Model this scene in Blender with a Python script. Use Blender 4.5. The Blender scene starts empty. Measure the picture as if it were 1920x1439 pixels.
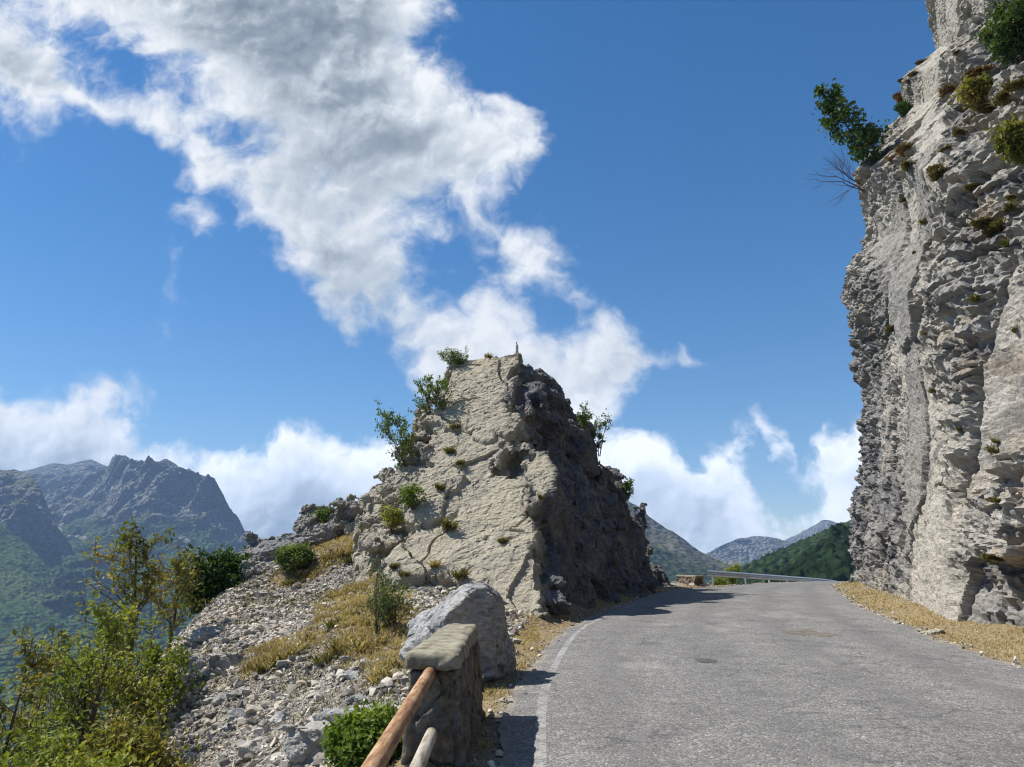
import bpy, math, random
import numpy as np
import openvdb as vdb
from mathutils import Vector, Matrix

scene = bpy.context.scene
C = scene.collection
R = math.radians
rng = np.random.default_rng(7)
random.seed(7)
F32 = np.float32

# ------------------------------------------------------------------ camera
EYE = 1.6
FPX = 1442.0                 # focal length in pixels of a 1920 px wide frame
PITCH = 13.3
CP, SP = math.cos(R(PITCH)), math.sin(R(PITCH))
cam_d = bpy.data.cameras.new('camera')
cam_d.sensor_fit = 'HORIZONTAL'
cam_d.sensor_width = 36.0
cam_d.lens = FPX / 1920 * 36.0
cam_d.clip_start = 0.1
cam_d.clip_end = 40000
cam = bpy.data.objects.new('camera', cam_d)
C.objects.link(cam)
cam.location = (0, 0, EYE)
cam.rotation_euler = (R(90 + PITCH), 0, 0)
scene.camera = cam

def ray(px, py):
    cx = (px - 960) / FPX
    cy = (719.5 - py) / FPX
    return cx, CP - cy * SP, SP + cy * CP

def at(px, py, D):
    """point D metres ahead that the photograph shows at (px, py)"""
    x, y, z = ray(px, py)
    k = D / y
    return np.array([x * k, D, EYE + z * k])

def uv(px, py):
    x, y, z = ray(px, py)
    return x / y, z / y

# ------------------------------------------------------------------ view, world, sun
scene.view_settings.view_transform = 'Standard'
scene.view_settings.look = 'None'
scene.view_settings.gamma = 1.0
scene.view_settings.exposure = 0.64
scene.render.engine = 'CYCLES'
scene.cycles.max_bounces = 6
scene.cycles.diffuse_bounces = 3
scene.cycles.transparent_max_bounces = 8
scene.cycles.volume_bounces = 0
scene.cycles.use_denoising = True
scene.cycles.filter_width = 1.15

SUN = np.array([-0.74, 0.20, 1.0]); SUN /= np.linalg.norm(SUN)
SUN_EL = math.asin(SUN[2]); SUN_AZ = math.atan2(SUN[0], SUN[1])
sun_d = bpy.data.lights.new('sun', 'SUN')
sun_d.energy = 5.0
sun_d.angle = R(0.5)
sun_d.color = (1.0, 0.95, 0.87)
sun = bpy.data.objects.new('sun', sun_d)
C.objects.link(sun)
sun.rotation_euler = Vector(SUN.tolist()).to_track_quat('Z', 'Y').to_euler()

class NT:
    """small helper for building node trees"""
    def __init__(s, tree):
        s.t = tree; s.n = tree.nodes; s.l = tree.links
    def node(s, typ, **kw):
        n = s.n.new(typ)
        for k, v in kw.items():
            setattr(n, k, v)
        return n
    def link(s, a, b):
        s.l.new(a, b)
    def put(s, sock, v):
        if isinstance(v, bpy.types.NodeSocket):
            s.l.new(v, sock)
        elif v is not None:
            sock.default_value = v
    def math(s, op, a, b=None, c=None, clamp=False):
        n = s.n.new('ShaderNodeMath'); n.operation = op; n.use_clamp = clamp
        s.put(n.inputs[0], a)
        if b is not None: s.put(n.inputs[1], b)
        if c is not None: s.put(n.inputs[2], c)
        return n.outputs[0]
    def vmath(s, op, a, b=None):
        n = s.n.new('ShaderNodeVectorMath'); n.operation = op
        s.put(n.inputs[0], a)
        if b is not None: s.put(n.inputs[1], b)
        return n.outputs[1] if op in ('LENGTH', 'DOT_PRODUCT', 'DISTANCE') else n.outputs[0]
    def scale(s, v, k):
        n = s.n.new('ShaderNodeVectorMath'); n.operation = 'SCALE'
        s.put(n.inputs[0], v); s.put(n.inputs[3], k)
        return n.outputs[0]
    def noise(s, vec, scale, detail=4, rough=0.55, dist=0.0, color=False):
        n = s.n.new('ShaderNodeTexNoise')
        s.put(n.inputs['Vector'], vec)
        n.inputs['Scale'].default_value = scale
        n.inputs['Detail'].default_value = detail
        n.inputs['Roughness'].default_value = rough
        n.inputs['Distortion'].default_value = dist
        return n.outputs['Color'] if color else n.outputs[0]
    def voro(s, vec, scale, feature='F1', out=0, rnd=1.0):
        n = s.n.new('ShaderNodeTexVoronoi'); n.feature = feature
        s.put(n.inputs['Vector'], vec)
        n.inputs['Scale'].default_value = scale
        n.inputs['Randomness'].default_value = rnd
        return n.outputs[out]
    def ramp(s, fac, pts, interp='LINEAR'):
        n = s.n.new('ShaderNodeValToRGB'); e = n.color_ramp.elements
        n.color_ramp.interpolation = interp
        while len(e) < len(pts): e.new(0.5)
        for i, (p, c) in enumerate(pts):
            e[i].position = p
            e[i].color = (c, c, c, 1) if not hasattr(c, '__len__') else (*c[:3], 1)
        s.put(n.inputs[0], fac)
        return n.outputs[0]
    def smooth(s, v, a, b):
        n = s.n.new('ShaderNodeMapRange'); n.interpolation_type = 'SMOOTHSTEP'
        s.put(n.inputs[0], v)
        n.inputs[1].default_value = a; n.inputs[2].default_value = b
        return n.outputs[0]
    def mix(s, fac, a, b, mode='MIX'):
        n = s.n.new('ShaderNodeMix'); n.data_type = 'RGBA'; n.blend_type = mode
        s.put(n.inputs[0], fac)
        s.put(n.inputs[6], (*a, 1) if isinstance(a, tuple) and len(a) == 3 else a)
        s.put(n.inputs[7], (*b, 1) if isinstance(b, tuple) and len(b) == 3 else b)
        return n.outputs[2]
    def mixf(s, fac, a, b):
        n = s.n.new('ShaderNodeMix'); n.data_type = 'FLOAT'
        s.put(n.inputs[0], fac); s.put(n.inputs[2], a); s.put(n.inputs[3], b)
        return n.outputs[0]
    def curve(s, val, pts, x0, x1, y0, y1):
        """piecewise linear function of val through pts"""
        mr = s.math('DIVIDE', s.math('SUBTRACT', val, x0), x1 - x0, clamp=True)
        n = s.n.new('ShaderNodeFloatCurve')
        cu = n.mapping.curves[0]
        pts = sorted(pts)
        q = [((x - x0) / (x1 - x0), (y - y0) / (y1 - y0)) for x, y in pts]
        q = [(min(max(a, 0), 1), min(max(b, 0), 1)) for a, b in q]
        cu.points[0].location = q[0]; cu.points[1].location = q[-1]
        for a, b in q[1:-1]:
            cu.points.new(a, b)
        for p in cu.points: p.handle_type = 'VECTOR'
        n.mapping.update()
        s.put(n.inputs['Value'], mr)
        return s.math('MULTIPLY_ADD', n.outputs[0], y1 - y0, y0)

# world: Nishita sky with broken cumulus in the directions where the photograph has them
world = bpy.data.worlds.new('World')
scene.world = world
world.use_nodes = True
wt = NT(world.node_tree)
wt.n.clear()
sky = wt.node('ShaderNodeTexSky', sky_type='NISHITA')
sky.sun_disc = False
sky.sun_elevation = SUN_EL
sky.sun_rotation = SUN_AZ
sky.altitude = 600
sky.air_density = 1.0
sky.dust_density = 0.25
sky.ozone_density = 2.2
SKY_STRENGTH = 0.086
hs = wt.node('ShaderNodeHueSaturation')
hs.inputs['Saturation'].default_value = 1.36
hs.inputs['Value'].default_value = 0.92
wt.link(sky.outputs[0], hs.inputs['Color'])
tc = wt.node('ShaderNodeTexCoord')
d = wt.vmath('NORMALIZE', tc.outputs['Generated'])
sx = wt.node('ShaderNodeSeparateXYZ'); wt.link(d, sx.inputs[0])
dx, dy, dz = sx.outputs
front = wt.math('GREATER_THAN', dy, 0.12)
yy = wt.math('MAXIMUM', dy, 0.12)
U0 = wt.math('DIVIDE', dx, yy); V0 = wt.math('DIVIDE', dz, yy)
# billowing warp of the cloud outlines
cx_ = wt.node('ShaderNodeCombineXYZ')
wt.link(U0, cx_.inputs[0]); wt.link(V0, cx_.inputs[1])
P2 = cx_.outputs[0]
warp = wt.noise(P2, 7.0, 3, 0.6, color=True)
warp = wt.vmath('SUBTRACT', warp, (0.5, 0.5, 0.5))
P2w = wt.vmath('ADD', P2, wt.scale(warp, 0.085))
su = wt.node('ShaderNodeSeparateXYZ'); wt.link(P2w, su.inputs[0])
U, V = su.outputs[0], su.outputs[1]
Vs = lambda row: uv(960, row)[1]
def Us(px, row): return uv(px, row)[0]
LEFT = [(-300, -420), (-60, -300), (0, -260), (130, -120), (170, 0), (195, 95), (212, 165), (232, 222), (250, 262), (300, 322), (340, 350), (380, 415), (440, 480),
        (500, 515), (545, 545), (600, 600), (640, 650), (680, 705), (720, 740), (760, 800), (830, 1000)]
RIGHT = [(-300, 760), (-60, 800), (0, 832), (90, 835), (140, 850), (175, 905), (200, 985), (250, 1030), (290, 1028), (330, 985), (365, 955), (395, 935),
         (420, 960), (450, 1045), (500, 1075), (550, 1105), (590, 1165), (630, 1235), (668, 1320), (690, 1270), (735, 1220), (775, 1160), (800, 1105), (830, 980)]
TOP = [(-900, 800), (-500, 760), (-200, 690), (0, 712), (60, 748), (120, 748), (170, 752), (220, 790), (250, 808), (300, 820), (345, 842), (400, 850), (450, 858), (485, 862),
       (520, 835), (560, 818), (600, 818), (630, 842), (660, 858), (690, 880), (720, 885), (760, 880), (800, 900), (1000, 900), (1120, 830), (1160, 822), (1200, 845),
       (1260, 868), (1305, 872), (1322, 835), (1350, 812), (1400, 795), (1440, 802), (1468, 830), (1482, 868), (1500, 900), (1525, 872), (1550, 848),
       (1590, 835), (1640, 810), (1800, 840), (2200, 800), (2900, 860)]
PX = 1 / FPX
lc = wt.curve(V, [(Vs(r), Us(x, r)) for r, x in LEFT], -0.2, 1.4, -1.6, 1.6)
rc = wt.curve(V, [(Vs(r), Us(x, r)) for r, x in RIGHT], -0.2, 1.4, -1.6, 1.6)
tcv = wt.curve(U, [(Us(x, r), Vs(r)) for x, r in TOP], -1.6, 1.6, -0.2, 1.0)
m1 = wt.math('MINIMUM', wt.math('SUBTRACT', U, lc), wt.math('SUBTRACT', rc, U))
m1 = wt.math('MINIMUM', m1, wt.math('SUBTRACT', V, Vs(830)))
def ell(px, py, rx, ry, ang=0):
    """signed distance-like value, positive inside an ellipse of the sky"""
    u, v = uv(px, py)
    a = wt.math('SUBTRACT', U, u); b = wt.math('SUBTRACT', V, v)
    ca, sa = math.cos(R(ang)), math.sin(R(ang))
    e1 = wt.math('DIVIDE', wt.math('ADD', wt.math('MULTIPLY', a, ca), wt.math('MULTIPLY', b, sa)), rx * PX)
    e2 = wt.math('DIVIDE', wt.math('SUBTRACT', wt.math('MULTIPLY', b, ca), wt.math('MULTIPLY', a, sa)), ry * PX)
    q = wt.math('SQRT', wt.math('ADD', wt.math('MULTIPLY', e1, e1), wt.math('MULTIPLY', e2, e2)))
    return wt.math('MULTIPLY', wt.math('SUBTRACT', 1.0, q), min(rx, ry) * PX)
for e in [(838, 470, 78, 62, -35), (150, 75, 90, 10, -32), (705, 668, 26, 60, 0), (1035, 575, 34, 24, 20), (900, 100, 60, 90, 0)]:
    m1 = wt.math('MINIMUM', m1, wt.math('MULTIPLY', ell(*e), -1.0))
for e in [(30, 112, 270, 125, -10), (330, 60, 170, 110, 0)]:
    m1 = wt.math('MAXIMUM', m1, ell(*e))
m1 = wt.math('MINIMUM', m1, wt.math('MULTIPLY', ell(165, 85, 80, 9, -32), -1.0))
m2 = wt.math('ADD', wt.math('SUBTRACT', tcv, V), 0.016)
for e in [(372, 430, 26, 75, -25), (120, 728, 75, 14, -12), (170, 742, 40, 24, 0)]:
    m2 = wt.math('MAXIMUM', m2, ell(*e))
m2 = wt.math('MINIMUM', m2, wt.math('MULTIPLY', ell(1462, 905, 34, 70, 10), -1.0))
msk = wt.math('MAXIMUM', m1, m2)
msk = wt.mixf(front, -0.10, msk)
msk = wt.math('MINIMUM', msk, 0.16)
PN = wt.mixf  # (kept short)
n1 = wt.noise(P2w, 6.0, 10, 0.60, 0.0)
n2 = wt.noise(wt.vmath('ADD', P2w, (-0.018, 0.026, 0)), 6.0, 6, 0.58)
n3 = wt.noise(P2w, 14.0, 7, 0.60)
n4 = wt.noise(wt.vmath('ADD', P2w, (-0.009, 0.012, 0)), 14.0, 6, 0.58)
nb = wt.noise(d, 3.0, 6, 0.6)
nsel = wt.mixf(front, nb, n1)
dens = wt.math('ADD', msk, wt.math('MULTIPLY', wt.math('SUBTRACT', nsel, 0.49), 0.27))
dens = wt.math('ADD', dens, wt.math('MULTIPLY', wt.math('SUBTRACT', n3, 0.5), 0.105))
soft_ = wt.mixf(wt.smooth(V, Vs(900), Vs(700)), 1.35, 0.72)
alpha = wt.smooth(wt.math('MULTIPLY', dens, soft_), -0.010, 0.044)
# thin cloud is white, thick cloud is grey underneath; sides that face the sun are brighter
thick = wt.smooth(wt.math('ADD', dens, wt.math('MULTIPLY', msk, 0.9)), 0.045, 0.26)
lowpart = wt.smooth(V, Vs(900), Vs(700))
relief = wt.math('ADD', wt.math('MULTIPLY', wt.math('SUBTRACT', n1, n2), 1.9), wt.math('MULTIPLY', wt.math('SUBTRACT', n3, n4), 1.5))
relief = wt.mixf(front, 0.0, relief)
greyamt = wt.mixf(lowpart, 0.50, 0.40)
shade = wt.math('MULTIPLY_ADD', wt.noise(P2w, 3.2, 6, 0.55), 1.5, 0.1)
bright = wt.math('SUBTRACT', 1.0, wt.math('MULTIPLY', wt.math('MULTIPLY', thick, greyamt), shade))
grey = None
for e in [(655, 520, 130, 150, 20), (640, 270, 240, 190, -20), (560, 60, 250, 150, 0), (720, 620, 60, 60, 0), (180, 835, 170, 50, -10), (560, 930, 150, 60, 0), (1340, 970, 160, 70, 0), (40, 120, 60, 60, 0)]:
    g_ = wt.smooth(ell(*e), -0.05, 0.07)
    grey = g_ if grey is None else wt.math('MAXIMUM', grey, g_)
bright = wt.math('SUBTRACT', bright, wt.math('MULTIPLY', wt.math('MULTIPLY', grey, wt.math('MULTIPLY_ADD', shade, 0.27, 0.08)), front))
bright = wt.math('ADD', bright, wt.math('MULTIPLY', relief, wt.math('MULTIPLY_ADD', thick, 0.6, 0.4)))
bright = wt.math('MINIMUM', wt.math('MAXIMUM', bright, 0.02), 1.12)
ccol = wt.ramp(bright, [(0.0, (0.20, 0.25, 0.31)), (0.35, (0.33, 0.385, 0.44)), (0.7, (0.60, 0.66, 0.72)), (1.0, (0.93, 0.95, 0.97))])
CLOUD = 7.8
ccol = wt.scale(ccol, wt.mixf(lowpart, CLOUD * 1.5, CLOUD))
fin = wt.mix(alpha, hs.outputs[0], ccol)
bg = wt.node('ShaderNodeBackground')
wt.link(fin, bg.inputs[0])
bg.inputs[1].default_value = SKY_STRENGTH
wo = wt.node('ShaderNodeOutputWorld')
wt.link(bg.outputs[0], wo.inputs[0])
world.cycles.sampling_method = 'MANUAL'
world.cycles.sample_map_resolution = 512
# ------------------------------------------------------------------ numpy tools
def hashu(ix, iy, iz, seed):
    h = (ix.astype(np.int64) * 374761393 + iy.astype(np.int64) * 668265263 + iz.astype(np.int64) * 1442695041 + seed * 974634721) & 0xFFFFFFFF
    h = h.astype(np.uint32)
    h ^= h >> np.uint32(15); h *= np.uint32(2246822519)
    h ^= h >> np.uint32(13); h *= np.uint32(3266489917)
    h ^= h >> np.uint32(16)
    return h

def rnd(h, k):
    g = h * np.uint32(2654435761 + 2 * k * 40503) + np.uint32((k * 69069 + 12345) & 0xFFFFFFFF)
    g ^= g >> np.uint32(15); g *= np.uint32(2246822519); g ^= g >> np.uint32(13)
    return g.astype(F32) * F32(1 / 4294967296.0)

def vnoise(P, seed=0):
    """smooth value noise in -1..1"""
    P = np.asarray(P, F32)
    i = np.floor(P); f = P - i
    f = f * f * f * (f * (f * 6 - 15) + 10)
    i = i.astype(np.int64)
    out = np.zeros(len(P), F32)
    for ox in (0, 1):
        wx = f[:, 0] if ox else 1 - f[:, 0]
        for oy in (0, 1):
            wy = f[:, 1] if oy else 1 - f[:, 1]
            for oz in (0, 1):
                wz = f[:, 2] if oz else 1 - f[:, 2]
                out += wx * wy * wz * rnd(hashu(i[:, 0] + ox, i[:, 1] + oy, i[:, 2] + oz, seed), 1)
    return out * 2 - 1

def fbm(P, oct=4, seed=0, gain=0.5, lac=2.03, ridged=False):
    P = np.asarray(P, F32); a = 1.0; s = 0; tot = 0
    for o in range(oct):
        n = vnoise(P, seed + o * 17)
        if ridged: n = 1 - 2 * np.abs(n)
        s = s + a * n; tot += a
        a *= gain; P = P * lac + 11.3
    return s / tot

def facet(P, seed=0, tilt=0.9, chunk=120000):
    """blocky fracture noise: every cell gets its own offset and its own tilted plane. Returns value, distance to the nearest joint, cell hash"""
    P = np.asarray(P, F32); N = len(P)
    val = np.empty(N, F32); edge = np.empty(N, F32); hh = np.empty(N, np.uint32)
    for c0 in range(0, N, chunk):
        p = P[c0:c0 + chunk]; n = len(p)
        ip = np.floor(p)
        ii = ip.astype(np.int64)
        d1 = np.full(n, 1e9, F32); d2 = np.full(n, 1e9, F32)
        b = np.zeros((n, 3), F32); bh = np.zeros(n, np.uint32)
        for ox in (-1, 0, 1):
            for oy in (-1, 0, 1):
                for oz in (-1, 0, 1):
                    h = hashu(ii[:, 0] + ox, ii[:, 1] + oy, ii[:, 2] + oz, seed)
                    vx = p[:, 0] - (ip[:, 0] + ox + rnd(h, 1))
                    vy = p[:, 1] - (ip[:, 1] + oy + rnd(h, 2))
                    vz = p[:, 2] - (ip[:, 2] + oz + rnd(h, 3))
                    dd = vx * vx + vy * vy + vz * vz
                    m = dd < d1
                    d2 = np.where(m, d1, np.minimum(d2, dd))
                    d1 = np.where(m, dd, d1)
                    bh = np.where(m, h, bh)
                    b[m, 0] = vx[m]; b[m, 1] = vy[m]; b[m, 2] = vz[m]
        val[c0:c0 + n] = (rnd(bh, 4) * 2 - 1) + tilt * ((rnd(bh, 5) * 2 - 1) * b[:, 0] + (rnd(bh, 6) * 2 - 1) * b[:, 1] + (rnd(bh, 7) * 2 - 1) * b[:, 2])
        edge[c0:c0 + n] = np.sqrt(d2) - np.sqrt(d1)
        hh[c0:c0 + n] = bh
    return val, edge, hh

def blocks(P, sizes, seed=0, tilt=0.8, skew=(0.25, 0.2, 0.3)):
    """jointed rock: layers cut by two sets of joints into skewed blocks, each with its own offset and slope. Returns value, distance to the joint, hash"""
    P = np.asarray(P, F32); sz = np.asarray(sizes, F32)
    u, v, w = P[:, 0], P[:, 1], P[:, 2]
    z0 = np.zeros(len(P), np.int64)
    w_ = w / sz[2] + skew[2] * u / sz[0] * 0.2
    w_ = w_ + 0.32 * np.sin(w_ * 1.9 + 1.3) + 0.2 * np.sin(w_ * 0.73)
    iw = np.floor(w_); fw = w_ - iw; iw = iw.astype(np.int64)
    hw = hashu(iw, z0, z0 + 3, seed)
    u_ = u / sz[0] * (0.65 + 0.8 * rnd(hw, 1)) + 9 * rnd(hw, 2) + (skew[0] * (rnd(hw, 3) * 1.6 + 0.2)) * v / sz[1]
    u_ = u_ + 0.34 * np.sin(u_ * 2.3 + 5 * rnd(hw, 4))
    iu = np.floor(u_); fu = u_ - iu; iu = iu.astype(np.int64)
    hu = hashu(iw, iu, z0 + 5, seed)
    v_ = v / sz[1] * (0.6 + 0.9 * rnd(hu, 1)) + 9 * rnd(hu, 2) + skew[1] * (rnd(hu, 3) * 2 - 1) * u / sz[0]
    v_ = v_ + 0.34 * np.sin(v_ * 2.1 + 5 * rnd(hu, 4))
    iv = np.floor(v_); fv = v_ - iv; iv = iv.astype(np.int64)
    h = hashu(iw, iu, iv, seed + 9)
    val = (rnd(h, 4) * 2 - 1) + tilt * ((rnd(h, 5) * 2 - 1) * (fu - .5) + (rnd(h, 6) * 2 - 1) * (fv - .5) + (rnd(h, 7) * 2 - 1) * (fw - .5))
    edge = np.minimum(np.minimum(np.minimum(fu, 1 - fu), np.minimum(fv, 1 - fv)), np.minimum(fw, 1 - fw))
    return val.astype(F32), edge.astype(F32), h

def sstep(a, b, x):
    t = np.clip((x - a) / (b - a), 0, 1)
    return t * t * (3 - 2 * t)

def mk_mesh(name, verts, faces, mat=None, smooth=False, attrs=None, parent=None, mats=None, midx=None):
    """one mesh object from arrays; faces is an (N,3)/(N,4) array or a list of such arrays"""
    if not isinstance(faces, (list, tuple)): faces = [faces]
    faces = [np.asarray(f) for f in faces if len(f)]
    me = bpy.data.meshes.new(name)
    verts = np.asarray(verts, F32)
    me.vertices.add(len(verts)); me.vertices.foreach_set('co', verts.ravel())
    loops = np.concatenate([f.ravel() for f in faces]).astype(np.int32)
    tot = np.concatenate([np.full(len(f), f.shape[1], np.int32) for f in faces])
    start = np.concatenate([[0], np.cumsum(tot)[:-1]]).astype(np.int32)
    me.loops.add(len(loops)); me.loops.foreach_set('vertex_index', loops)
    me.polygons.add(len(tot)); me.polygons.foreach_set('loop_start', start)
    me.polygons.foreach_set('loop_total', tot)
    me.polygons.foreach_set('use_smooth', np.full(len(tot), bool(smooth)))
    if midx is not None: me.polygons.foreach_set('material_index', np.asarray(midx, np.int32))
    me.update(calc_edges=True)
    for k, v in (attrs or {}).items():
        a = me.attributes.new(k, 'FLOAT', 'POINT'); a.data.foreach_set('value', np.asarray(v, F32))
    for m_ in (mats or ([mat] if mat else [])): me.materials.append(m_)
    ob = bpy.data.objects.new(name, me)
    C.objects.link(ob)
    if parent is not None: ob.parent = parent
    return ob

def grid_faces(nu, nv):
    """quads of an nu x nv vertex grid stored row-major (u slow)"""
    i = np.arange(nu - 1)[:, None] * nv + np.arange(nv - 1)[None]
    return np.stack([i, i + nv, i + nv + 1, i + 1], -1).reshape(-1, 4)

def tag(o, label=None, cat=None, group=None, kind=None):
    if label: o['label'] = label
    if cat: o['category'] = cat
    if group: o['group'] = group
    if kind: o['kind'] = kind
    return o

def empty(name, loc, label=None, cat=None, group=None):
    o = bpy.data.objects.new(name, None)
    C.objects.link(o); o.location = loc
    o.empty_display_size = 0.2
    return tag(o, label, cat, group)

def sdf_mesh(base, detail, lo, hi, h, band):
    """polygonise max-of-planes style fields: base(P) everywhere, detail(P, base) only near the surface"""
    lo = np.array(lo, float); n = np.ceil((np.array(hi) - lo) / h).astype(int) + 1
    ax = [(lo[k] + h * np.arange(n[k])).astype(F32) for k in range(3)]
    G = np.stack(np.meshgrid(*ax, indexing='ij'), -1).reshape(-1, 3)
    f = np.concatenate([base(G[i:i + 400000]) for i in range(0, len(G), 400000)]).astype(F32)
    near = np.abs(f) < band
    f[near] = detail(G[near], f[near])
    f = f.reshape(n)
    # close the block on its outside
    for k in range(3):
        s = [slice(None)] * 3
        for e in (0, -1):
            s[k] = e; f[tuple(s)] = np.maximum(f[tuple(s)], h)
    g = vdb.FloatGrid(); g.copyFromArray(np.ascontiguousarray(f, dtype=F32))
    p, q = g.convertToQuads(0.0)
    return p.astype(F32) * h + lo.astype(F32), q.astype(np.int64)

def normals_of(v, q):
    a = v[q[:, 2]] - v[q[:, 0]]; b = v[q[:, 3]] - v[q[:, 1]] if q.shape[1] == 4 else v[q[:, 2]] - v[q[:, 1]]
    fn = np.cross(a, b)
    nn = np.zeros_like(v)
    for k in range(q.shape[1]):
        for c in range(3):
            nn[:, c] += np.bincount(q[:, k], fn[:, c], len(v))
    return nn / np.maximum(np.linalg.norm(nn, axis=1, keepdims=True), 1e-9)

def subdivide(v, q):
    """linear subdivision of a quad mesh"""
    nq = len(q)
    e = np.stack([q, np.roll(q, -1, 1)], -1).reshape(-1, 2)
    es = np.sort(e, 1)
    key = es[:, 0] * len(v) + es[:, 1]
    u, inv = np.unique(key, return_inverse=True)
    ev = (v[u // len(v)] + v[u % len(v)]) / 2
    fc = v[q].mean(1)
    nv = np.concatenate([v, ev, fc])
    ei = inv.reshape(nq, 4) + len(v)
    fi = np.arange(nq) + len(v) + len(ev)
    out = np.concatenate([np.stack([q[:, k], ei[:, k], fi, ei[:, k - 1]], 1) for k in range(4)])
    return nv, out

def biggest_piece(v, q):
    lab = np.arange(len(v))
    for _ in range(400):
        m = lab[q].min(1); new = lab.copy()
        for k in range(4): np.minimum.at(new, q[:, k], m)
        new = new[new]; new = new[new]
        if (new == lab).all(): break
        lab = new
    u, c = np.unique(lab[q[:, 0]], return_counts=True)
    q = q[lab[q[:, 0]] == u[np.argmax(c)]]
    used, inv = np.unique(q, return_inverse=True)
    return v[used], inv.reshape(q.shape)

def relax(v, q, it=1, k=0.5):
    for _ in range(it):
        s = np.zeros_like(v); c = np.zeros(len(v))
        for a, b in ((0, 1), (1, 2), (2, 3), (3, 0)):
            for c_ in range(3):
                s[:, c_] += np.bincount(q[:, a], v[q[:, b], c_], len(v)) + np.bincount(q[:, b], v[q[:, a], c_], len(v))
            c += np.bincount(q[:, a], minlength=len(v)) + np.bincount(q[:, b], minlength=len(v))
        v = v + k * (s / c[:, None] - v)
    return v

def plane3(a, b, c, out):
    """plane through three points, normal turned towards the direction out"""
    n = np.cross(b - a, c - a); n /= np.linalg.norm(n)
    if n @ np.array(out, float) < 0: n = -n
    return n, float(n @ a)

def poly_sdf(P, poly):
    """signed distance to a 2-D polygon, negative inside"""
    P = np.asarray(P, F32); poly = np.asarray(poly, F32)
    dmin = np.full(len(P), 1e9, F32); s = np.zeros(len(P), bool)
    for i in range(len(poly)):
        a, b = poly[i], poly[(i + 1) % len(poly)]
        e = b - a; w = P - a
        t = np.clip((w @ e) / max(e @ e, 1e-9), 0, 1)
        r = w - t[:, None] * e
        dmin = np.minimum(dmin, (r * r).sum(1))
        c = ((a[1] > P[:, 1]) != (b[1] > P[:, 1]))
        with np.errstate(divide='ignore', invalid='ignore'):
            xi = a[0] + (P[:, 1] - a[1]) * e[0] / (e[1] if abs(e[1]) > 1e-9 else 1e-9)
        s ^= c & (P[:, 0] < xi)
    d_ = np.sqrt(dmin)
    return np.where(s, -d_, d_)

# ------------------------------------------------------------------ materials
def material(name):
    m = bpy.data.materials.new(name); m.use_nodes = True
    t = NT(m.node_tree); t.n.clear()
    out = t.node('ShaderNodeOutputMaterial'); b = t.node('ShaderNodeBsdfPrincipled')
    t.link(b.outputs[0], out.inputs[0])
    b.inputs['Specular IOR Level'].default_value = 0.25
    return m, t, b, out

def bump(t, b, height, dist, strength=1.0):
    n = t.node('ShaderNodeBump'); n.inputs['Distance'].default_value = dist; n.inputs['Strength'].default_value = strength
    t.put(n.inputs['Height'], height); t.link(n.outputs[0], b.inputs['Normal'])

def attr(t, name):
    n = t.node('ShaderNodeAttribute'); n.attribute_name = name
    return n.outputs['Fac']

def pos(t):
    return t.node('ShaderNodeNewGeometry').outputs['Position']

def stretch(t, v, s, rot=(0, 0, 0)):
    n = t.node('ShaderNodeMapping'); n.inputs['Scale'].default_value = s; n.inputs['Rotation'].default_value = rot
    t.link(v, n.inputs[0])
    return n.outputs[0]

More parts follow.
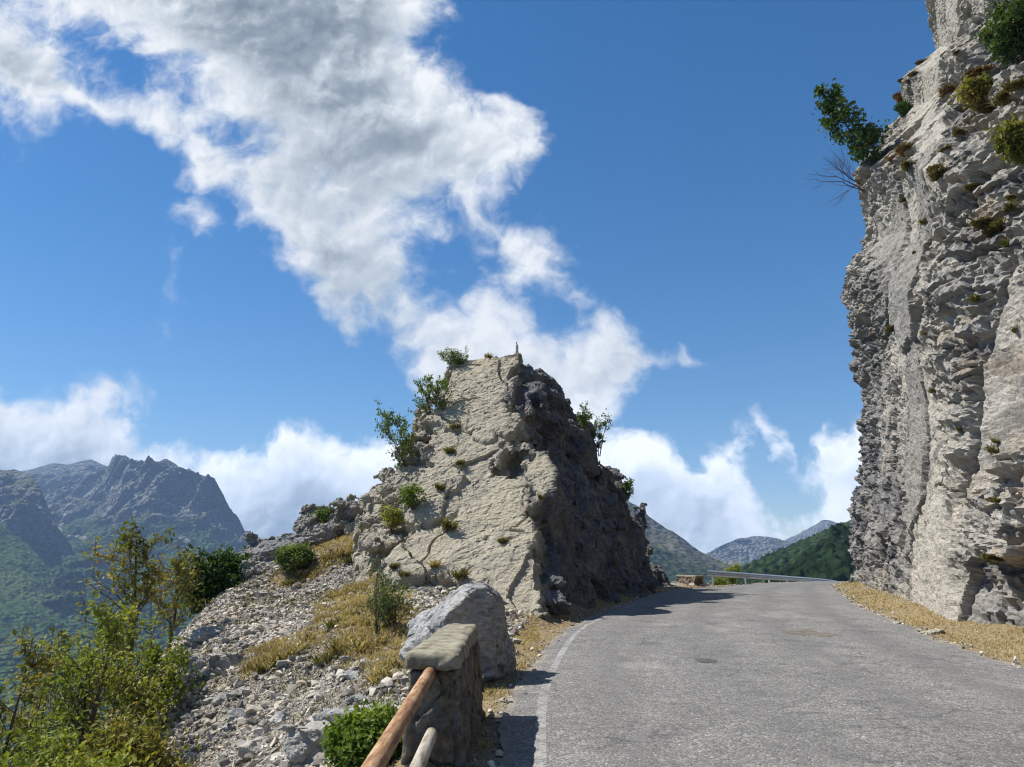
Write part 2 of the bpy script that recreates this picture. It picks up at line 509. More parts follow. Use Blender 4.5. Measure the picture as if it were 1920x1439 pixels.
def rock_material(name, light, mid, dark, warm=(0.42, 0.30, 0.17), bed=(0.35, 0.35, 1.6), rot=(0, 0, 0), sc=1.0, beige=(0.40, 0.36, 0.27), fine=0.02, vein=0.0):
    """layered limestone: clouded greys along the bedding, per-block tone, rust, lichen and pale veins"""
    m, t, b, _ = material(name)
    p = pos(t)
    pb = stretch(t, p, tuple(k * sc for k in bed), rot)
    n1 = t.noise(pb, 1.3, 6, 0.62)
    n2 = t.noise(p, 0.45 * sc, 3, 0.5)
    n3 = t.noise(p, 9.0 * sc, 5, 0.65)
    col = t.ramp(n1, [(0.26, dark), (0.46, mid), (0.66, light), (0.85, light)])
    col = t.mix(t.smooth(n2, 0.50, 0.68), col, t.mix(0.42, col, warm))
    try_cell = t.voro(pb, 2.2 * sc, out=1)
    bw = t.node('ShaderNodeRGBToBW'); t.link(try_cell, bw.inputs[0])
    k = t.math('MULTIPLY_ADD', bw.outputs[0], 0.5, 0.74)
    sp = t.math('MULTIPLY_ADD', n3, 0.9, 0.55)
    col = t.mix(1.0, col, t.mix(1.0, k, sp, 'MULTIPLY'), 'MULTIPLY')
    col = t.mix(attr(t, 'beige'), col, t.mix(1.0, t.mix(t.smooth(n2, 0.4, 0.65), beige, t.mix(0.5, beige, light)), t.math('MULTIPLY_ADD', n3, 0.7, 0.66), 'MULTIPLY'))
    stain = t.noise(stretch(t, p, (1.0, 1.0, 0.22)), 1.6 * sc, 5, 0.65)
    col = t.mix(t.math('MULTIPLY', t.math('MULTIPLY', attr(t, 'beige'), t.smooth(stain, 0.52, 0.66)), 0.40), col, t.mix(1.0, mid, sp, 'MULTIPLY'))
    col = t.mix(attr(t, 'dark_rock_shade'), col, t.mix(1.0, t.ramp(n1, [(0.3, (0.055, 0.055, 0.059)), (0.7, (0.175, 0.175, 0.178))]), sp, 'MULTIPLY'))  # dark rock tone; also paints the shade of the outcrop's right face
    if vein:
        ve = t.voro(t.vmath('ADD', p, t.scale(t.noise(p, 1.2, 3, 0.6, color=True), 0.8)), 0.9 * sc, 'DISTANCE_TO_EDGE')
        ve = t.math('SUBTRACT', 1.0, t.smooth(ve, 0.0, 0.022))
        ve = t.math('MULTIPLY', ve, t.smooth(t.noise(p, 0.9, 2), 0.5, 0.62))
        col = t.mix(t.math('MULTIPLY', ve, vein), col, (0.52, 0.50, 0.46))
    t.link(col, b.inputs['Base Color'])
    b.inputs['Roughness'].default_value = 0.9
    b.inputs['Specular IOR Level'].default_value = 0.12
    hgt = t.math('ADD', t.math('MULTIPLY', n3, 0.6), t.noise(pb, 7.0 * sc, 6, 0.7))
    bump(t, b, hgt, fine * 3.0, 1.0)
    return m
# ------------------------------------------------------------------ the lie of the land
def road_z(y):
    y = np.asarray(y, float)
    s = np.clip((y - 8) / 35, 0, 1)
    return np.where(y < 43, 0.65 * s * s * (3 - 2 * s), 0.65 - 0.0012 * (y - 43) ** 2)

def on_road(px, py):
    """where the sight line through (px, py) meets the level of the road"""
    x, y, z = ray(px, py)
    D = np.arange(3.0, 75, 0.02)
    g = EYE + z / y * D - road_z(D)
    k = np.argmax(g <= 0) if (g <= 0).any() else len(D) - 1
    return np.array([x / y * D[k], D[k], float(road_z(D[k]))])

def smooth_line(pts, step=0.5):
    """Catmull-Rom resampling of a polyline"""
    p = np.array(pts, float)
    p = np.vstack([2 * p[0] - p[1], p, 2 * p[-1] - p[-2]])
    out = []
    for i in range(1, len(p) - 2):
        n = max(2, int(np.linalg.norm(p[i + 1] - p[i]) / step))
        t = np.linspace(0, 1, n, endpoint=False)[:, None]
        out.append(0.5 * (2 * p[i] + (p[i + 1] - p[i - 1]) * t + (2 * p[i - 1] - 5 * p[i] + 4 * p[i + 1] - p[i + 2]) * t ** 2
                          + (3 * p[i] - p[i - 1] - 3 * p[i + 1] + p[i + 2]) * t ** 3))
    out.append(p[-2:-1])
    return np.concatenate(out)

left_px = [(930, 1425), (968, 1300), (1010, 1235), (1040, 1200), (1068, 1178), (1120, 1153), (1190, 1127), (1262, 1106)]
right_px = [(1920, 1252), (1780, 1207), (1680, 1165), (1610, 1135), (1572, 1110)]
Lp = [(-0.35, -14), (-0.3, 0), (-0.22, 4)] + [tuple(on_road(*q)[:2]) for q in left_px] + [(10.9, 39.2), (14.5, 44.4), (18.6, 50.8), (23.6, 60), (29.6, 72), (36, 86)]
Rp = [(5.6, -14), (6.3, 0), (7.0, 6)] + [tuple(on_road(*q)[:2]) for q in right_px] + [(16.8, 41.5), (20.5, 47), (25, 54), (30, 63), (36, 74), (43, 86)]
LEFT_EDGE = smooth_line(Lp, 0.4); RIGHT_EDGE = smooth_line(Rp, 0.4)

def resample(line, n):
    s = np.concatenate([[0], np.cumsum(np.linalg.norm(np.diff(line, axis=0), axis=1))])
    t = np.linspace(0, s[-1], n)
    return np.stack([np.interp(t, s, line[:, k]) for k in range(line.shape[1])], 1)

# cliff foot: in the frame from the photograph, outside it carried on plausibly
foot_px = [(1920, 1192), (1780, 1166), (1690, 1146), (1630, 1122), (1592, 1100)]
Fp = [(9.5, -25), (10.2, -10), (10.6, 4)] + [tuple(on_road(*q)[:2]) for q in foot_px] + [(20.3, 45.0), (24.5, 49.0), (31, 53.5), (41, 58), (58, 64)]
FOOT = smooth_line(Fp, 0.25)

ctrl = []
for p_, z_ in [((640, 1015), 29), ((690, 1000), 29), ((600, 1025), 28.5), ((500, 1062), 27.5), ((470, 1082), 27), ((440, 1115), 24.5), ((400, 1175), 21.5), ((362, 1232), 19), ((350, 1310), 16.8),
               ((345, 1439), 13.6), ((600, 1150), 21), ((530, 1110), 24.5), ((480, 1200), 19.2), ((560, 1300), 14.6), ((700, 1130), 20), ((740, 1240), 13.0), ((650, 1400), 10),
               ((450, 1439), 11.6), ((560, 1439), 10), ((640, 1250), 15), ((620, 1080), 25), ((690, 1190), 16.5), ((450, 1300), 15.4)]:
    ctrl.append(at(*p_, z_))
ctrl += [np.array(c, float) for c in [
    (-12, 29, -1.5), (-15, 30, -5), (-12.5, 24, -4.2), (-12, 19, -5.5), (-9.5, 14, -5.6), (-7.5, 9, -4.6), (-5.2, 5.5, -3.6), (-4, 2, -3), (-4, -4, -3), (-4, -14, -3),
    (-1.4, 3, -0.55), (-1.4, 8, -0.25), (-1.5, -4, -0.5), (-2.6, 5, -1.5), (-2.4, 8, -0.85), (-1.0, 12.6, 0.03),
    (-20, 30, -12), (-20, 18, -12), (-20, 5, -12), (-16, -10, -12), (-40, 25, -30), (-40, 0, -30), (-60, 60, -55), (-60, 0, -50), (-60, -14, -50),
    (-8, 36, 1.0), (-12, 42, -4), (-20, 50, -14), (0, 40, 0.6), (4, 46, -0.5), (0, 55, -7), (8, 50, -2.2), (12, 58, -5), (18, 66, -7), (26, 80, -9), (0, 80, -22), (-40, 90, -50), (30, 110, -18), (0, 112, -34), (-30, 112, -50),
    (60, 112, -12), (75, 90, -6), (75, 50, 2), (75, 0, 2), (75, -14, 2)]]
for q in LEFT_EDGE[::7]: ctrl.append(np.array([q[0], q[1], float(road_z(q[1]))]))
for q in RIGHT_EDGE[::9]: ctrl.append(np.array([q[0], q[1], float(road_z(q[1]))]))
for q in FOOT[::14]: ctrl.append(np.array([q[0], q[1], float(road_z(min(q[1], 60))) + 0.15]))
ctrl = np.array(ctrl)
def _k(d2): return np.sqrt(d2 + 2.0)
_A = _k(((ctrl[:, None, :2] - ctrl[None, :, :2]) ** 2).sum(-1)) - 0.02 * np.eye(len(ctrl))
_P = np.c_[np.ones(len(ctrl)), ctrl[:, :2]]
_M = np.block([[_A, _P], [_P.T, np.zeros((3, 3))]])
_w = np.linalg.solve(_M, np.r_[ctrl[:, 2], 0, 0, 0])

def side_of(line, xy):
    """signed distance to a polyline in plan, positive on its left"""
    xy = np.asarray(xy, F32); best = np.full(len(xy), 1e9, F32); sg = np.zeros(len(xy), F32)
    ln = line[::2]
    for a, b in zip(ln[:-1], ln[1:]):
        e = (b - a).astype(F32); w = xy - a.astype(F32)
        t = np.clip(w @ e / (e @ e), 0, 1); r = w - t[:, None] * e
        dd = (r * r).sum(1); m = dd < best
        best[m] = dd[m]; sg[m] = np.sign(e[0] * w[m, 1] - e[1] * w[m, 0])
    return np.sqrt(best) * sg

def height(xy, lump=True):
    xy = np.asarray(xy, float)
    out = np.empty(len(xy))
    for i in range(0, len(xy), 40000):
        q = xy[i:i + 40000]
        K = _k(((q[:, None] - ctrl[None, :, :2]) ** 2).sum(-1))
        out[i:i + 40000] = K @ _w[:-3] + _w[-3] + q @ _w[-2:]
    dl = side_of(LEFT_EDGE, xy); dr = side_of(RIGHT_EDGE, xy)
    inside = np.minimum(-dl, dr)                       # > 0 on the carriageway
    w = sstep(-1.2, 0.05, inside)
    out = out * (1 - w) + (road_z(xy[:, 1]) - 0.03) * w
    if lump:
        p3 = np.c_[xy, np.zeros(len(xy))]
        amp = 1 - sstep(-1.0, -0.1, inside)
        out += amp * (0.16 * fbm(p3 * 0.6, 4, 3) + 0.05 * fbm(p3 * 3.1, 3, 5))
        far = sstep(3, 12, dl) * 1.0
        out += far * 0.5 * fbm(p3 * 0.25, 4, 9)
    return out

gx = np.concatenate([np.arange(-60, -12, 1.0), np.arange(-12, 14, 0.11), np.arange(14, 76, 1.0)])
gy = np.concatenate([np.arange(-14, 4, 0.6), np.arange(4, 32, 0.13), np.arange(32, 64, 0.4), np.arange(64, 113, 1.2)])
GXY = np.stack(np.meshgrid(gx, gy, indexing='ij'), -1).reshape(-1, 2)
GZ = height(GXY)
GZg = GZ.reshape(len(gx), len(gy))

def ground_z(xy):
    """bilinear look-up in the finished ground sheet"""
    xy = np.atleast_2d(np.asarray(xy, float))
    i = np.clip(np.searchsorted(gx, xy[:, 0]) - 1, 0, len(gx) - 2); j = np.clip(np.searchsorted(gy, xy[:, 1]) - 1, 0, len(gy) - 2)
    fx = np.clip((xy[:, 0] - gx[i]) / (gx[i + 1] - gx[i]), 0, 1); fy = np.clip((xy[:, 1] - gy[j]) / (gy[j + 1] - gy[j]), 0, 1)
    return (GZg[i, j] * (1 - fx) + GZg[i + 1, j] * fx) * (1 - fy) + (GZg[i, j + 1] * (1 - fx) + GZg[i + 1, j + 1] * fx) * fy

def on_ground(px, py, d0=4.0, d1=60.0):
    """where the sight line through (px, py) first meets the ground sheet"""
    x, y, z = ray(px, py)
    D = np.arange(d0, d1, 0.03)
    g = EYE + z / y * D - ground_z(np.c_[x / y * D, D])
    k = int(np.argmax(g <= 0)) if (g <= 0).any() else len(D) - 1
    return np.array([x / y * D[k], D[k], float(ground_z([[x / y * D[k], D[k]]])[0])])

# where dry grass grows: patches of the slope and both verges (density 0..1)
def poly_px(pts, **kw):
    return np.array([on_ground(*q, **kw)[:2] for q in pts])
GRASS_POLYS = [poly_px(p_) for p_ in [
    [(585, 1050), (615, 1022), (700, 1005), (715, 1035), (680, 1045), (600, 1062)],
    [(640, 1110), (690, 1085), (760, 1110), (780, 1160), (760, 1225), (640, 1222), (600, 1150), (610, 1115)],
    [(455, 1270), (500, 1215), (590, 1180), (620, 1200), (540, 1235), (470, 1285)],
    [(520, 1085), (585, 1050), (640, 1060), (560, 1100), (500, 1110)],
    [(690, 1225), (760, 1215), (765, 1290), (700, 1290)],
]]
def grass_density(xy):
    xy = np.asarray(xy, float)
    g = np.zeros(len(xy))
    p3 = np.c_[xy, np.zeros(len(xy))]
    nz = fbm(p3 * 0.9, 3, 21)
    for P_ in GRASS_POLYS:
        g = np.maximum(g, sstep(0.45, -0.35, poly_sdf(xy, P_) + 0.5 * nz))
    dl = side_of(LEFT_EDGE, xy); dr = side_of(RIGHT_EDGE, xy); df = side_of(FOOT, xy)
    vl = sstep(0.0, 0.2, dl + 0.15 * nz) * sstep(1.7, 0.7, dl) * sstep(-2, 5, xy[:, 1]) * sstep(41, 36, xy[:, 1])
    vr = sstep(0.05, 0.25, -dr + 0.18 * nz) * sstep(-0.9, -0.2, df)
    return np.clip(np.maximum(np.maximum(g, vl), vr), 0, 1)
GD = grass_density(GXY)

gm, t, b, _ = material('scree_ground')
p = pos(t)
n1 = t.noise(p, 1.1, 5, 0.6); n2 = t.noise(p, 14.0, 4, 0.7); vc = t.voro(p, 9.0, out=1)
bw = t.node('ShaderNodeRGBToBW'); t.link(vc, bw.inputs[0])
stone = t.ramp(t.math('MULTIPLY_ADD', bw.outputs[0], 0.6, t.math('MULTIPLY', n2, 0.4)), [(0.2, (0.10, 0.09, 0.075)), (0.55, (0.25, 0.225, 0.19)), (0.85, (0.40, 0.37, 0.32))])
soil = t.ramp(n2, [(0.3, (0.12, 0.09, 0.05)), (0.7, (0.32, 0.25, 0.14))])
col = t.mix(t.smooth(n1, 0.52, 0.66), stone, t.mix(0.5, stone, soil))
col = t.mix(attr(t, 'grassy'), col, soil)
t.link(col, b.inputs['Base Color']); b.inputs['Roughness'].default_value = 0.95
b.inputs['Specular IOR Level'].default_value = 0.1
bump(t, b, t.math('ADD', t.voro(p, 9.0), t.math('MULTIPLY', n2, 0.7)), 0.05, 0.9)
ground = mk_mesh('ground', np.c_[GXY, GZ], grid_faces(len(gx), len(gy)), gm, True, {'grassy': GD})
tag(ground, kind='structure')

# ------------------------------------------------------------------ road
rm, t, b, _ = material('asphalt')
p = pos(t)
n0 = t.noise(p, 0.22, 4, 0.55); n1 = t.noise(p, 1.6, 5, 0.6); n2 = t.noise(p, 60, 3, 0.7)
v1 = t.node('ShaderNodeTexVoronoi'); t.link(p, v1.inputs['Vector']); v1.inputs['Scale'].default_value = 42
bw = t.node('ShaderNodeRGBToBW'); t.link(v1.outputs[1], bw.inputs[0])
agg = t.ramp(bw.outputs[0], [(0.0, (0.10, 0.098, 0.095)), (0.45, (0.175, 0.170, 0.163)), (0.72, (0.235, 0.228, 0.216)), (0.88, (0.30, 0.293, 0.28)), (1.0, (0.52, 0.52, 0.50))])
v2 = t.node('ShaderNodeTexVoronoi'); t.link(p, v2.inputs['Vector']); v2.inputs['Scale'].default_value = 14
bw2 = t.node('ShaderNodeRGBToBW'); t.link(v2.outputs[1], bw2.inputs[0])
col = t.mix(1.0, agg, t.math('MULTIPLY_ADD', bw2.outputs[0], 0.35, 0.82), 'MULTIPLY')
wear = t.math('ADD', t.math('MULTIPLY', n0, 0.55), t.math('MULTIPLY', n1, 0.45))
col = t.mix(1.0, col, t.ramp(wear, [(0.3, 0.64), (0.5, 0.90), (0.72, 1.18)]), 'MULTIPLY')
# wheel tracks are a little smoother and darker; dust gathers at the edges
across = attr(t, 'across')
edge = t.math('MINIMUM', across, t.math('SUBTRACT', 1.0, across))
col = t.mix(t.math('MULTIPLY', t.math('SUBTRACT', 1.0, t.smooth(edge, 0.0, 0.018)), t.smooth(n1, 0.35, 0.6)), col, (0.27, 0.235, 0.175))
trk = t.math('ADD', t.math('MULTIPLY', n1, 0.10), across)
def band(c, w): return t.math('SUBTRACT', 1.0, t.smooth(t.math('ABSOLUTE', t.math('SUBTRACT', trk, c)), 0.0, w))
tr_ = t.math('ADD', t.math('ADD', band(0.22, 0.09), band(0.43, 0.09)), t.math('ADD', band(0.66, 0.09), band(0.88, 0.09)))
col = t.mix(t.math('MULTIPLY', t.math('MULTIPLY', tr_, t.smooth(n0, 0.3, 0.6)), 0.48), col, (0.105, 0.102, 0.100))
blot = t.math('MULTIPLY', t.smooth(t.noise(p, 0.9, 6, 0.7), 0.54, 0.66), 0.5)
col = t.mix(blot, col, (0.085, 0.083, 0.082))
pale = t.math('MULTIPLY', t.smooth(t.noise(stretch(t, p, (1, 0.35, 1)), 0.7, 5, 0.65), 0.56, 0.70), 0.35)
col = t.mix(pale, col, (0.33, 0.31, 0.28))
# hairline cracks
cr = t.voro(t.vmath('ADD', p, t.scale(t.noise(p, 2.0, 4, 0.6, color=True), 0.6)), 0.8, 'DISTANCE_TO_EDGE')
cr = t.math('MULTIPLY', t.math('SUBTRACT', 1.0, t.smooth(cr, 0.0, 0.022)), t.smooth(t.noise(p, 0.35, 2), 0.50, 0.58))
col = t.mix(t.math('MULTIPLY', cr, 0.55), col, (0.035, 0.035, 0.035))
t.link(col, b.inputs['Base Color']); b.inputs['Roughness'].default_value = 0.86
bump(t, b, t.math('ADD', t.math('MULTIPLY', v1.outputs[0], -1.0), t.math('MULTIPLY', n2, 0.3)), 0.012, 0.8)
NR, NA = 520, 26
LE, RE = resample(LEFT_EDGE, NR), resample(RIGHT_EDGE, NR)
wob = 0.12 * fbm(np.c_[LE * 1.9, np.zeros(NR)], 3, 31)[:, None]; wob2 = 0.22 * fbm(np.c_[RE * 1.9, np.zeros(NR)], 3, 33)[:, None]
tt = np.linspace(0, 1, NA)[None, :, None]
RXY = (LE + wob * np.array([[1, 0]]))[:, None] * (1 - tt) + (RE + wob2 * np.array([[1, 0]]))[:, None] * tt
camber = 0.05 * (1 - (2 * tt[..., 0] - 1) ** 2)
RZ = road_z(RXY[..., 1]) + camber * 0.6
rv = np.concatenate([RXY, RZ[..., None]], -1).reshape(-1, 3)
road = mk_mesh('road', rv, grid_faces(NR, NA)[:, ::-1], rm, True, {'across': np.broadcast_to(tt[..., 0], (NR, NA)).ravel()})
tag(road, kind='structure')

def road_at(a, s):
    """point of the road surface, a metres in from its left edge at index s along it (fractional)"""
    i = int(np.clip(s, 0, NR - 2)); f = s - i
    l = LE[i] * (1 - f) + LE[i + 1] * f; r = RE[i] * (1 - f) + RE[i + 1] * f
    w = np.linalg.norm(r - l); k = a / w
    xy = l * (1 - k) + r * k
    return np.array([xy[0], xy[1], float(road_z(xy[1])) + 0.03 * (1 - (2 * k - 1) ** 2) + 0.004])

# worn white edge line along the left side
lm, t, b, out = material('worn_line_paint')
p = pos(t)
t.link(t.ramp(t.noise(p, 40, 3, 0.7), [(0.3, (0.36, 0.36, 0.35)), (0.7, (0.55, 0.55, 0.53))]), b.inputs['Base Color'])
wearn = t.math('ADD', t.math('MULTIPLY', t.noise(p, 3.0, 4, 0.65), 0.5), t.math('MULTIPLY', t.noise(p, 45, 3, 0.7), 0.5))
t.link(t.math('MULTIPLY', t.smooth(wearn, 0.40, 0.58), 0.62), b.inputs['Alpha'])
b.inputs['Roughness'].default_value = 0.8
i0 = int(np.argmax(LE[:, 1] > 1.0)); i1 = int(np.argmax(LE[:, 1] > 38))
lv = []
for s in np.linspace(i0, i1, 300):
    ins = 0.28 + 0.06 * (1 - min(1, (s - i0) / 80))
    for a in (ins, ins + 0.055, ins + 0.11): lv.append(road_at(a, s))
line = mk_mesh('road_marking', np.array(lv), grid_faces(300, 3)[:, ::-1], lm)
tag(line, kind='structure')

# a tarred repair and a dusty stain on the carriageway
def road_spot(name, px, py, rx, ry, mat, seed, lift=0.006):
    c = on_road(px, py); n = 28
    a = np.linspace(0, 2 * np.pi, n, endpoint=False)
    k = 1 + 0.25 * np.random.default_rng(seed).standard_normal(n) * 0.5
    # squarish outline
    sq = 1 / np.maximum(np.abs(np.cos(a)), np.abs(np.sin(a))) ** 0.7
    xs = c[0] + rx * np.cos(a) * k * sq; ys = c[1] + ry * np.sin(a) * k * sq
    dl = -side_of(LEFT_EDGE, np.c_[xs, ys]); dr = side_of(RIGHT_EDGE, np.c_[xs, ys]); kk = dl / np.maximum(dl + dr, 1e-3)
    zs = road_z(ys) + 0.03 * (1 - (2 * kk - 1) ** 2) + lift
    v = np.r_[np.c_[xs, ys, zs], [[xs.mean(), ys.mean(), zs.mean()]]]
    f = np.array([[i, (i + 1) % n, n] for i in range(n)])
    o = mk_mesh(name, v, f, mat); tag(o, kind='structure'); return o
pm, t, b, _ = material('tar_patch'); p = pos(t)
t.link(t.ramp(t.noise(p, 30, 3, 0.7), [(0.3, (0.05, 0.05, 0.05)), (0.7, (0.12, 0.118, 0.115))]), b.inputs['Base Color']); b.inputs['Roughness'].default_value = 0.8
t.link(t.smooth(t.noise(p, 12, 3, 0.7), 0.30, 0.5), b.inputs['Alpha'])
road_spot('road_patch', 1325, 1243, 0.16, 0.26, pm, 1)
sm_, t, b, _ = material('dust_stain'); p = pos(t)
b.inputs['Base Color'].default_value = (0.20, 0.165, 0.12, 1); b.inputs['Roughness'].default_value = 0.9
t.link(t.math('MULTIPLY', t.smooth(t.noise(p, 5, 4, 0.7), 0.42, 0.62), 0.75), b.inputs['Alpha'])
road_spot('road_stain', 1515, 1190, 0.5, 0.7, sm_, 2)
# ------------------------------------------------------------------ cliff on the right
def screen_pts_pre(v):
    y = v[:, 1] * CP + (v[:, 2] - EYE) * SP; z = -v[:, 1] * SP + (v[:, 2] - EYE) * CP
    y_ = np.where(y < 0.5, np.nan, y)
    return 960 + FPX * v[:, 0] / y_, 719.5 - FPX * z / y_
cliff_mat = rock_material('cliff_rock', (0.39, 0.37, 0.335), (0.255, 0.243, 0.222), (0.10, 0.097, 0.095), beige=(0.375, 0.35, 0.298), warm=(0.36, 0.255, 0.15), bed=(0.45, 0.45, 1.9), rot=(R(10), R(-8), 0), vein=0.7, fine=0.025)
foot = resample(FOOT, 4000)
sarc = np.concatenate([[0], np.cumsum(np.linalg.norm(np.diff(foot, axis=0), axis=1))])
jf = int(np.argmax(foot[:, 1] > 8)); jb = int(np.argmax(foot[:, 0] > 26))
ssamp = np.concatenate([np.arange(0, sarc[jf], 0.5), np.arange(sarc[jf], sarc[jb], 0.055), np.arange(sarc[jb], sarc[-1], 0.6)])
fx = np.interp(ssamp, sarc, foot[:, 0]); fy = np.interp(ssamp, sarc, foot[:, 1])
tn = np.stack([np.gradient(fx, ssamp), np.gradient(fy, ssamp)], 1)
k_ = np.ones(61) / 61
tn = np.stack([np.convolve(np.pad(tn[:, i], 30, 'edge'), k_, 'valid') for i in range(2)], 1)
tn /= np.linalg.norm(tn, axis=1, keepdims=True)
nout = np.stack([-tn[:, 1], tn[:, 0]], 1)                  # towards the road
prof = [(1585, 1086), (1592, 980), (1602, 850), (1606, 760), (1594, 690), (1592, 650), (1578, 550), (1584, 520), (1618, 450), (1606, 370), (1592, 325), (1642, 270), (1692, 200),
        (1682, 150), (1752, 90), (1740, 40), (1736, 0), (1760, -80), (1800, -200), (1900, -330)]
DS = 45.0
zz, off = [], []
for q in prof:
    P_ = at(*q, DS); zz.append(P_[2]); off.append(P_[0] - at(1589, 1086, DS)[0])
zs = np.concatenate([np.arange(-0.6, 39, 0.065), np.arange(39, 52, 0.6)])
lean = np.interp(zs, zz, off)
near_w = sstep(30, 42, fy)                                  # the exact outline belongs to the far corner
soft = np.interp(zs, [0, 1.2, 6, 14, 20, 26, 30, 38, 52], [-0.35, 0.0, 0.3, 0.55, 1.1, 2.2, 3.6, 6.0, 12])
Sg, Zg = np.meshgrid(np.arange(len(ssamp)), zs, indexing='ij')
ROWS = [q[1] for q in prof][::-1]; PXS = [q[0] for q in prof][::-1]
def req_x(D, z):
    """x at which the outline of the corner is met at distance D, height z"""
    zc = -D * SP + (z - EYE) * CP; yc = D * CP + (z - EYE) * SP
    row = 719.5 - FPX * zc / yc
    return (np.interp(row, ROWS, PXS) - 960) / FPX * yc
base_z = road_z(np.minimum(fy, 58))
CORNER = 41.0
zw = zs[None, :] + base_z[:, None] * np.clip(1 - zs[None, :] / 20, 0, 1)
rq_ = req_x(np.minimum(fy, CORNER)[:, None], zw) - np.where(fy < CORNER, fx, np.interp(CORNER, fy[:int(np.argmax(fy > CORNER)) + 1], fx[:int(np.argmax(fy > CORNER)) + 1]))[:, None]
dcorner = np.clip(CORNER - fy, 0, 40)[:, None]
margin = 0.45 + 0.10 * dcorner
near_w = sstep(26, 38, fy)
L_ = near_w[:, None] * (rq_ + margin * 0.9) + (1 - near_w[:, None]) * np.maximum(soft[None, :], rq_ + margin)
# round the corner the face keeps leaning with the corner
L_ = np.clip(L_, -1.5, 16)
ndir = nout * (1 - near_w[:, None]) + near_w[:, None] * np.array([[-1.0, 0.0]])
ndir /= np.linalg.norm(ndir, axis=1, keepdims=True)
X = fx[Sg] - ndir[Sg, 0] * L_; Y = fy[Sg] - ndir[Sg, 1] * L_
Z = Zg + base_z[Sg] * np.clip(1 - Zg / 20, 0, 1)
cv = np.stack([X, Y, Z], -1).reshape(-1, 3)
cf = grid_faces(len(ssamp), len(zs))
n0_ = np.repeat(np.c_[nout, np.zeros(len(nout))], len(zs), 0)
sg = ssamp[Sg].ravel(); zg = Zg.ravel()
# tilted bedding frame: across the face, along the beds
bedd = np.stack([sg + 0.10 * zg, zg - 0.16 * sg + 0.5 * fbm(np.c_[sg * .2, zg * .2, sg * 0], 3, 40), 0.3 * sg], -1)
# smooth slabs low down and in a diagonal strip, broken beds above and at the corner
spx, spy = screen_pts_pre(cv)
strip = np.exp(-((spx - np.interp(spy, [0, 200, 330, 440, 560, 660, 760, 900, 1000, 1100], [1790, 1735, 1745, 1690, 1690, 1705, 1725, 1740, 1760, 1760]) - 22 * fbm(np.c_[sg * .6, zg * .6, zg * 0], 3, 44))
                 / np.interp(spy, [0, 150, 300, 450, 560, 700, 900, 1100], [22, 28, 35, 75, 30, 55, 60, 80])) ** 2)
strip = np.where(np.isfinite(strip), strip, 0)
sm_noise = fbm(np.c_[sg * 0.16, zg * 0.13, sg * 0], 4, 41)
lower = sstep(13, 5, zg + 3 * sm_noise)
f0, e0, h0 = facet(np.stack([sg * 0.20 + zg * 0.05, zg * 0.15 - sg * 0.03, sg * 0], -1) + 0.16 * np.stack([fbm(np.c_[sg * .5, zg * .5, sg * 0], 3, 48), fbm(np.c_[sg * .5, zg * .5, sg * 0], 3, 49), sg * 0], -1), 57, 1.1)
slabcell = ((h0 >> np.uint32(7)) & np.uint32(255)) / 255.0
upper = sstep(9, 16, zg)
smoothness = np.clip(np.maximum(1.1 * strip, np.where(slabcell > 0.45 + 0.35 * upper, 1.0, 0.12) * (0.45 + 0.55 * sstep(-0.3, 0.2, sm_noise))), 0, 0.97)
smoothness = smoothness * np.nan_to_num(sstep(1600, 1665, spx + 25 * sm_noise), nan=1.0)
rough_k = 1 - smoothness
print('cliff verts', len(cv))
bw_ = bedd + 0.22 * np.stack([fbm(np.c_[sg * .7, zg * .7, sg * 0], 3, 58), fbm(np.c_[sg * .7, zg * .7, sg * 0], 3, 59), sg * 0], -1)
f1, e1, h1 = blocks(bw_[:, [0, 2, 1]], (3.0, 40.0, 0.8), 50, 0.8, (0.0, 0.0, 1.2))
f2, e2, h2 = blocks(bw_[:, [0, 2, 1]] + np.array([3.1, 0, 1.7]), (1.45, 40.0, 0.25), 51, 0.7, (0.0, 0.0, 0.8))
f3, e3, h3 = blocks(bw_[:, [0, 2, 1]] + np.array([0.4, 0, 0.9]), (0.50, 40.0, 0.105), 52, 0.9, (0.0, 0.0, 0.6))
disp = 0.22 * fbm(np.c_[sg * 0.12, zg * 0.12, sg * 0], 3, 42) + 0.15 * f0
disp += 0.24 * f1 * (0.06 + 0.94 * rough_k) + 0.20 * f2 * (0.10 + 0.90 * rough_k) + 0.075 * f3 * (0.10 + 0.90 * rough_k)
crev = sstep(0.10, 0.0, e2) * rough_k * 0.10 + sstep(0.05, 0.0, e1) * (0.12 + 0.88 * rough_k) * 0.18 + sstep(0.02, 0.0, e0) * 0.22
disp -= crev
disp += smoothness * (0.035 * fbm(np.c_[sg * 3.2 + zg * .5, zg * 0.9, sg * 0], 4, 43, ridged=True) + 0.03 * fbm(np.c_[sg * 1.2, zg * 4.0, sg * 0], 4, 45))
disp *= sstep(-0.6, 1.5, zg) * 0.6 + 0.4
cv = cv + n0_ * disp[:, None].astype(float)
